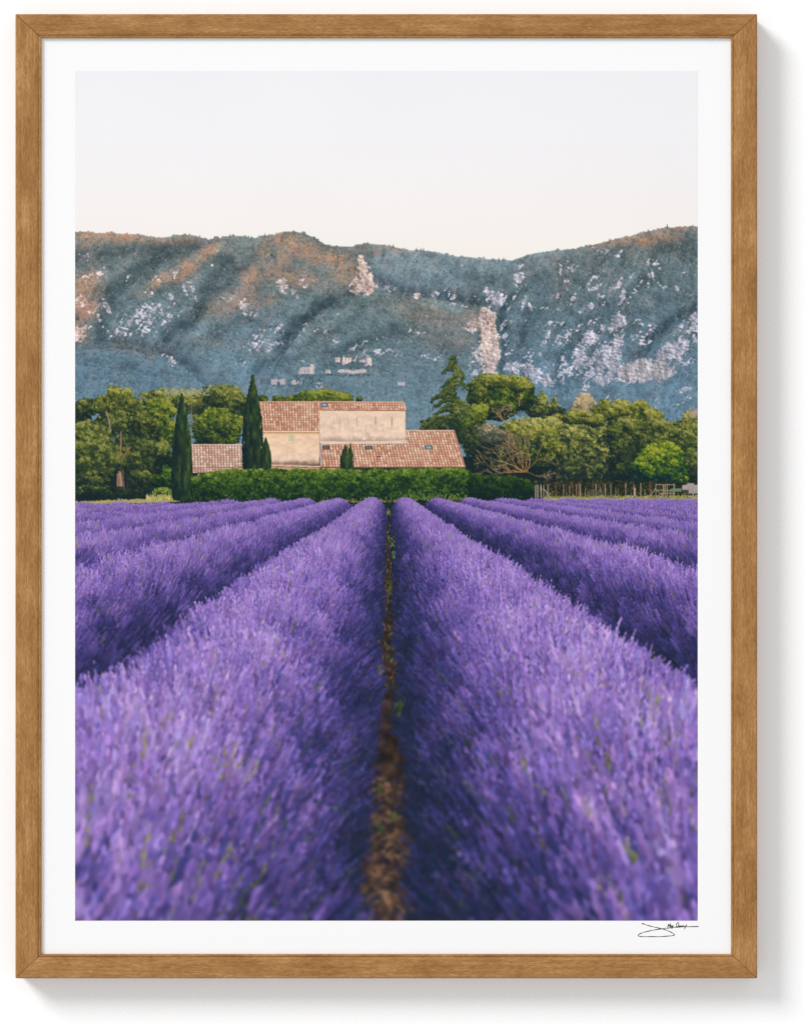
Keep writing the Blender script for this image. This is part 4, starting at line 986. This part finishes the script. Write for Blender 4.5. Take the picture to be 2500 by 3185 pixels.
def wz(y, d=DEPTH):
    return (CY - y) * U * (DIST + (DEPTH - d) * U) / DIST


# ---------------------------------------------------------------------------
# materials
# ---------------------------------------------------------------------------
def white_material(name, albedo, rough, scale, amount, bump):
    m, N, L, p = material(name)
    t = N.new("ShaderNodeTexCoord")
    n = N.new("ShaderNodeTexNoise"); n.inputs["Scale"].default_value = scale; n.inputs["Detail"].default_value = 4
    L.new(t.outputs["Object"], n.inputs["Vector"])
    r = N.new("ShaderNodeValToRGB")
    a = albedo - amount; b = albedo + amount
    r.color_ramp.elements[0].color = (a, a, a, 1); r.color_ramp.elements[1].color = (b, b, b, 1)
    L.new(n.outputs["Fac"], r.inputs["Fac"]); L.new(r.outputs["Color"], p.inputs["Base Color"])
    bp = N.new("ShaderNodeBump"); bp.inputs["Strength"].default_value = bump; bp.inputs["Distance"].default_value = 0.0002
    L.new(n.outputs["Fac"], bp.inputs["Height"]); L.new(bp.outputs["Normal"], p.inputs["Normal"])
    p.inputs["Roughness"].default_value = rough
    p.inputs["Specular IOR Level"].default_value = 0.1
    return m


M_wall = white_material("white_wall_paint", 0.82, 0.9, 300, 0.004, 0.03)
M_paper = white_material("white_paper", 0.745, 0.95, 900, 0.003, 0.02)
M_back = white_material("grey_backing", 0.25, 0.9, 120, 0.02, 0.1)


def wood_material():
    m, N, L, p = material("honey_brown_wood")
    t = N.new("ShaderNodeTexCoord"); info = N.new("ShaderNodeObjectInfo")
    off = N.new("ShaderNodeVectorMath"); off.operation = 'SCALE'; off.inputs[0].default_value = (3.7, 1.9, 2.3)
    L.new(info.outputs["Random"], off.inputs["Scale"])
    add = N.new("ShaderNodeVectorMath"); add.operation = 'ADD'
    L.new(t.outputs["Object"], add.inputs[0]); L.new(off.outputs["Vector"], add.inputs[1])

    def noise(sx, sy, detail, rough=.55, dist=0.):
        mp = N.new("ShaderNodeMapping"); mp.inputs["Scale"].default_value = (sx, sy, sy)
        L.new(add.outputs["Vector"], mp.inputs["Vector"])
        n = N.new("ShaderNodeTexNoise"); n.inputs["Scale"].default_value = 1; n.inputs["Detail"].default_value = detail
        n.inputs["Roughness"].default_value = rough; n.inputs["Distortion"].default_value = dist
        L.new(mp.outputs["Vector"], n.inputs["Vector"])
        return n.outputs["Fac"]

    blot = noise(26, 60, 3)                 # cloudy patches
    grain = noise(190, 1300, 3, .6, .6)     # short fibres
    streak = noise(18, 420, 3, .6)          # long streaks

    def mth(op, a, b):
        n = N.new("ShaderNodeMath"); n.operation = op
        for k, q in enumerate((a, b)):
            if isinstance(q, (int, float)):
                n.inputs[k].default_value = q
            else:
                L.new(q, n.inputs[k])
        return n.outputs[0]
    f = mth('ADD', mth('ADD', mth('MULTIPLY', blot, .55), mth('MULTIPLY', grain, .85)), mth('MULTIPLY', streak, .40))
    f = mth('SUBTRACT', f, .40)
    r = N.new("ShaderNodeValToRGB"); cr = r.color_ramp
    cr.elements[0].position = .22; cr.elements[0].color = paint(134, 88, 40)
    cr.elements[1].position = .82; cr.elements[1].color = paint(212, 170, 118)
    for pos, c in ((.42, (158, 110, 58)), (.56, (174, 126, 74)), (.68, (189, 143, 90))):
        e = cr.elements.new(pos); e.color = paint(*c)
    L.new(f, r.inputs["Fac"]); L.new(r.outputs["Color"], p.inputs["Base Color"])
    bp = N.new("ShaderNodeBump"); bp.inputs["Strength"].default_value = .55; bp.inputs["Distance"].default_value = .0004
    L.new(grain, bp.inputs["Height"]); L.new(bp.outputs["Normal"], p.inputs["Normal"])
    p.inputs["Roughness"].default_value = .62
    p.inputs["Specular IOR Level"].default_value = .22
    return m


M_wood = wood_material()

m_ink, N, L, p = material("black_ink")
n = N.new("ShaderNodeTexNoise"); n.inputs["Scale"].default_value = 900
r = N.new("ShaderNodeValToRGB"); r.color_ramp.elements[0].color = (.006, .006, .006, 1); r.color_ramp.elements[1].color = (.018, .018, .02, 1)
L.new(n.outputs["Fac"], r.inputs["Fac"]); L.new(r.outputs["Color"], p.inputs["Base Color"])
p.inputs["Roughness"].default_value = .7
M_ink = m_ink


def print_material():
    px = paint_landscape()
    h, w, _ = px.shape
    im = bpy.data.images.new("landscape_print", w, h, alpha=False, float_buffer=False)
    buf = np.ones((h, w, 4), np.float32)
    buf[..., :3] = px[::-1]
    im.pixels.foreach_set(buf.ravel())
    im.update(); im.pack()
    m, N, L, p = material("printed_landscape")
    t = N.new("ShaderNodeTexImage"); t.image = im; t.interpolation = 'Linear'; t.extension = 'EXTEND'
    uv = N.new("ShaderNodeUVMap"); uv.uv_map = "print"
    L.new(uv.outputs["UV"], t.inputs["Vector"])
    k = N.new("ShaderNodeVectorMath"); k.operation = 'SCALE'; k.inputs["Scale"].default_value = 1 / LIT
    L.new(t.outputs["Color"], k.inputs[0]); L.new(k.outputs["Vector"], p.inputs["Base Color"])
    p.inputs["Roughness"].default_value = .9
    p.inputs["Specular IOR Level"].default_value = .1
    return m


M_print = print_material()

# ---------------------------------------------------------------------------
# the wall
# ---------------------------------------------------------------------------
wall = obj("wall", [(x, y, z) for y in (0, .1) for x, z in ((-2.5, 0), (2.5, 0), (2.5, 3.2), (-2.5, 3.2))],
           [(0, 1, 2, 3), (4, 5, 6, 7), (0, 1, 5, 4), (1, 2, 6, 5), (2, 3, 7, 6), (3, 0, 4, 7)], M_wall)
wall["kind"] = "structure"
wall["label"] = "plain white wall behind the framed print"

# ---------------------------------------------------------------------------
# the framed print
# ---------------------------------------------------------------------------
frame = bpy.data.objects.new("framed_print", None)
COL.objects.link(frame)
frame.location = (0, 0, ZC)
frame["label"] = "brown wooden frame with white-bordered print of a lavender field and farmhouse"
frame["category"] = "framed print"

FX0, FX1, FY0, FY1 = 47.5, 2355.0, 41.5, 3045.0      # outer edges
IX0, IX1, IY0, IY1 = 128.0, 2274.0, 116.0, 2970.0    # inner edges
PAPER = 81                                           # paper stands this far off the wall

# rail section: w runs 0..1 from the outer to the inner edge, d = distance from the wall
PROFILE = [(0, 0), (0, 87.5), (.012, 90.2), (.035, 92.1), (.07, 93), (.30, 93.4), (.60, 93.4), (.80, 92.6), (.868, 91.2),
           (.892, 88.6), (.912, 89.0), (.93, 90.4), (.985, 90.0), (1, 89), (1, 77), (.90, 77), (.90, 0)]


def rail(length, width, end, loc, rot):
    """mitred moulding; local x along the rail, local y outer->inner, local z to the viewer"""
    gap = .75
    vs = []; n = len(PROFILE)
    for s in (-1, 1):
        for w, d in PROFILE:
            vs.append((s * (length / 2 - gap - w * end) * U, w * width * U, d * U))
    # ends sink in slightly at the mitre so the joint shows
    faces = [tuple(range(n)), tuple(range(n, 2 * n))]
    for i in range(n):
        j = (i + 1) % n
        faces.append((i, j, n + j, n + i))
    o = obj("frame_rail", vs, faces, M_wood, frame)
    o.location = loc; o.rotation_euler = rot
    bv = o.modifiers.new("bevel", 'BEVEL'); bv.width = .9 * U; bv.segments = 2; bv.limit_method = 'ANGLE'; bv.angle_limit = math.radians(55)
    return o


lw, rw, tw, bw = IX0 - FX0, FX1 - IX1, IY0 - FY0, FY1 - IY1
Hh = FY1 - FY0; Ww = FX1 - FX0
mx, mz = wx((FX0 + FX1) / 2), wz((FY0 + FY1) / 2)
# local frame: x along, y inward, z = -Y world (towards the viewer)
R90 = math.radians(90)
rail(Ww, tw, lw, (mx, 0, wz(FY0)), (R90, math.radians(180), 0))      # top
rail(Ww, bw, lw, (mx, 0, wz(FY1)), (R90, 0, 0))                       # bottom
rail(Hh, lw, tw, (wx(FX0), 0, mz), (R90, math.radians(90), 0))        # left
rail(Hh, rw, bw, (wx(FX1), 0, mz), (R90, math.radians(-90), 0))       # right


def sheet(name, x0, x1, y0, y1, d, thick, mat, parent):
    """thin rectangular sheet whose face stands d off the wall"""
    a, b = wx(x0, d), wx(x1, d); e, f = wz(y0, d), wz(y1, d)
    vs = [(x, -q * U, z) for q in (d, d - thick) for x, z in ((a, f), (b, f), (b, e), (a, e))]
    return obj(name, vs, [(0, 1, 2, 3), (4, 5, 6, 7), (0, 1, 5, 4), (1, 2, 6, 5), (2, 3, 7, 6), (3, 0, 4, 7)], mat, parent)


sheet("backing_board", 124, 2278, 112, 2974, PAPER - 3, 8, M_back, frame)
paper = sheet("paper_sheet", 124, 2278, 112, 2974, PAPER, 1.2, M_paper, frame)
paper["label"] = "white paper border around the printed landscape"

PD = PAPER + .35
pr = sheet("printed_landscape", PX - .4, PX + PW - .6, PY + .3, PY + PH - .2, PD, .25, M_print, paper)
pr["label"] = "printed lavender rows leading to a tiled farmhouse below hazy rocky hills"
uv = pr.data.uv_layers.new(name="print")
xa, xb = wx(PX, PD), wx(PX + PW, PD); za, zb = wz(PY + PH, PD), wz(PY, PD)
for lp in pr.data.loops:
    v = pr.data.vertices[lp.vertex_index].co
    uv.data[lp.index].uv = ((v.x - xa) / (xb - xa), (v.z - za) / (zb - za))

# signature below the lower right corner of the print
INK = [
    ([(468, 266), (482, 263), (494, 268), (560, 291), (640, 312), (730, 332), (785, 345), (850, 368), (920, 400), (955, 422), (962, 434), (946, 443), (880, 452), (740, 461), (600, 461),
      (470, 461), (430, 456), (412, 445), (424, 426), (480, 401), (580, 375), (680, 356), (800, 338), (900, 327), (1000, 318), (1100, 313), (1330, 307)], 9.0),
    ([(470, 266), (486, 263)], 15.0),
    ([(856, 316), (866, 292), (873, 272), (877, 304), (902, 262), (893, 300), (892, 313)], 8.0),
    ([(897, 312), (906, 293), (914, 295), (905, 312), (917, 311), (924, 295), (921, 311), (930, 307)], 7.0),
    ([(932, 294), (930, 308), (940, 303), (945, 290), (931, 328), (917, 346)], 7.5),
    ([(1027, 264), (1022, 249), (1012, 246), (999, 262), (987, 294), (988, 309), (1000, 312), (1014, 303), (1025, 280), (1027, 264)], 8.0),
    ([(984, 310), (1004, 316), (1030, 306), (1038, 290), (1033, 310), (1046, 308), (1053, 291), (1049, 312)], 7.0),
    ([(1061, 294), (1057, 313)], 7.0), ([(1065, 280), (1066, 281)], 7.0),
    ([(1069, 313), (1075, 294), (1085, 296), (1082, 313)], 7.0),
    ([(1104, 296), (1093, 298), (1089, 310), (1098, 313), (1108, 306)], 7.0),
    ([(1112, 294), (1110, 309), (1122, 308), (1132, 297)], 7.0), ([(1152, 278), (1134, 306), (1114, 343)], 8.0),
    ([(1113, 366), (1116, 366)], 12.0),
]


def smooth(pts, k=6):
    P = [np.array(q, float) for q in pts]
    if len(P) < 3:
        return P
    out = []
    for i in range(len(P) - 1):
        a = P[max(i - 1, 0)]; b = P[i]; c = P[i + 1]; d = P[min(i + 2, len(P) - 1)]
        for t in np.linspace(0, 1, k, endpoint=False):
            out.append(.5 * ((2 * b) + (c - a) * t + (2 * a - 5 * b + 4 * c - d) * t * t + (3 * b - a - 3 * c + d) * t ** 3))
    return out + [P[-1]]


sv = []; sf = []
INK_D = PAPER + .2
for pts, wdt in INK:
    P = smooth(pts); base = len(sv); m = len(P)
    for i, q in enumerate(P):
        t = P[min(i + 1, m - 1)] - P[max(i - 1, 0)]; t = t / max(np.hypot(*t), 1e-6)
        nrm = np.array((-t[1], t[0])) * wdt * 1.5 / 2 * (.85 + .2 * math.sin(i * .7))
        for s in (-1, 1):
            e = q + nrm * s
            sv.append((wx(1900 + e[0] * .2049, INK_D), -INK_D * U, wz(2820 + e[1] * .2049, INK_D)))
    for i in range(m - 1):
        a = base + 2 * i
        sf.append((a, a + 1, a + 3, a + 2))
sig = obj("signature", sv, sf, M_ink, paper)
sig["label"] = "looping handwritten signature in black ink"
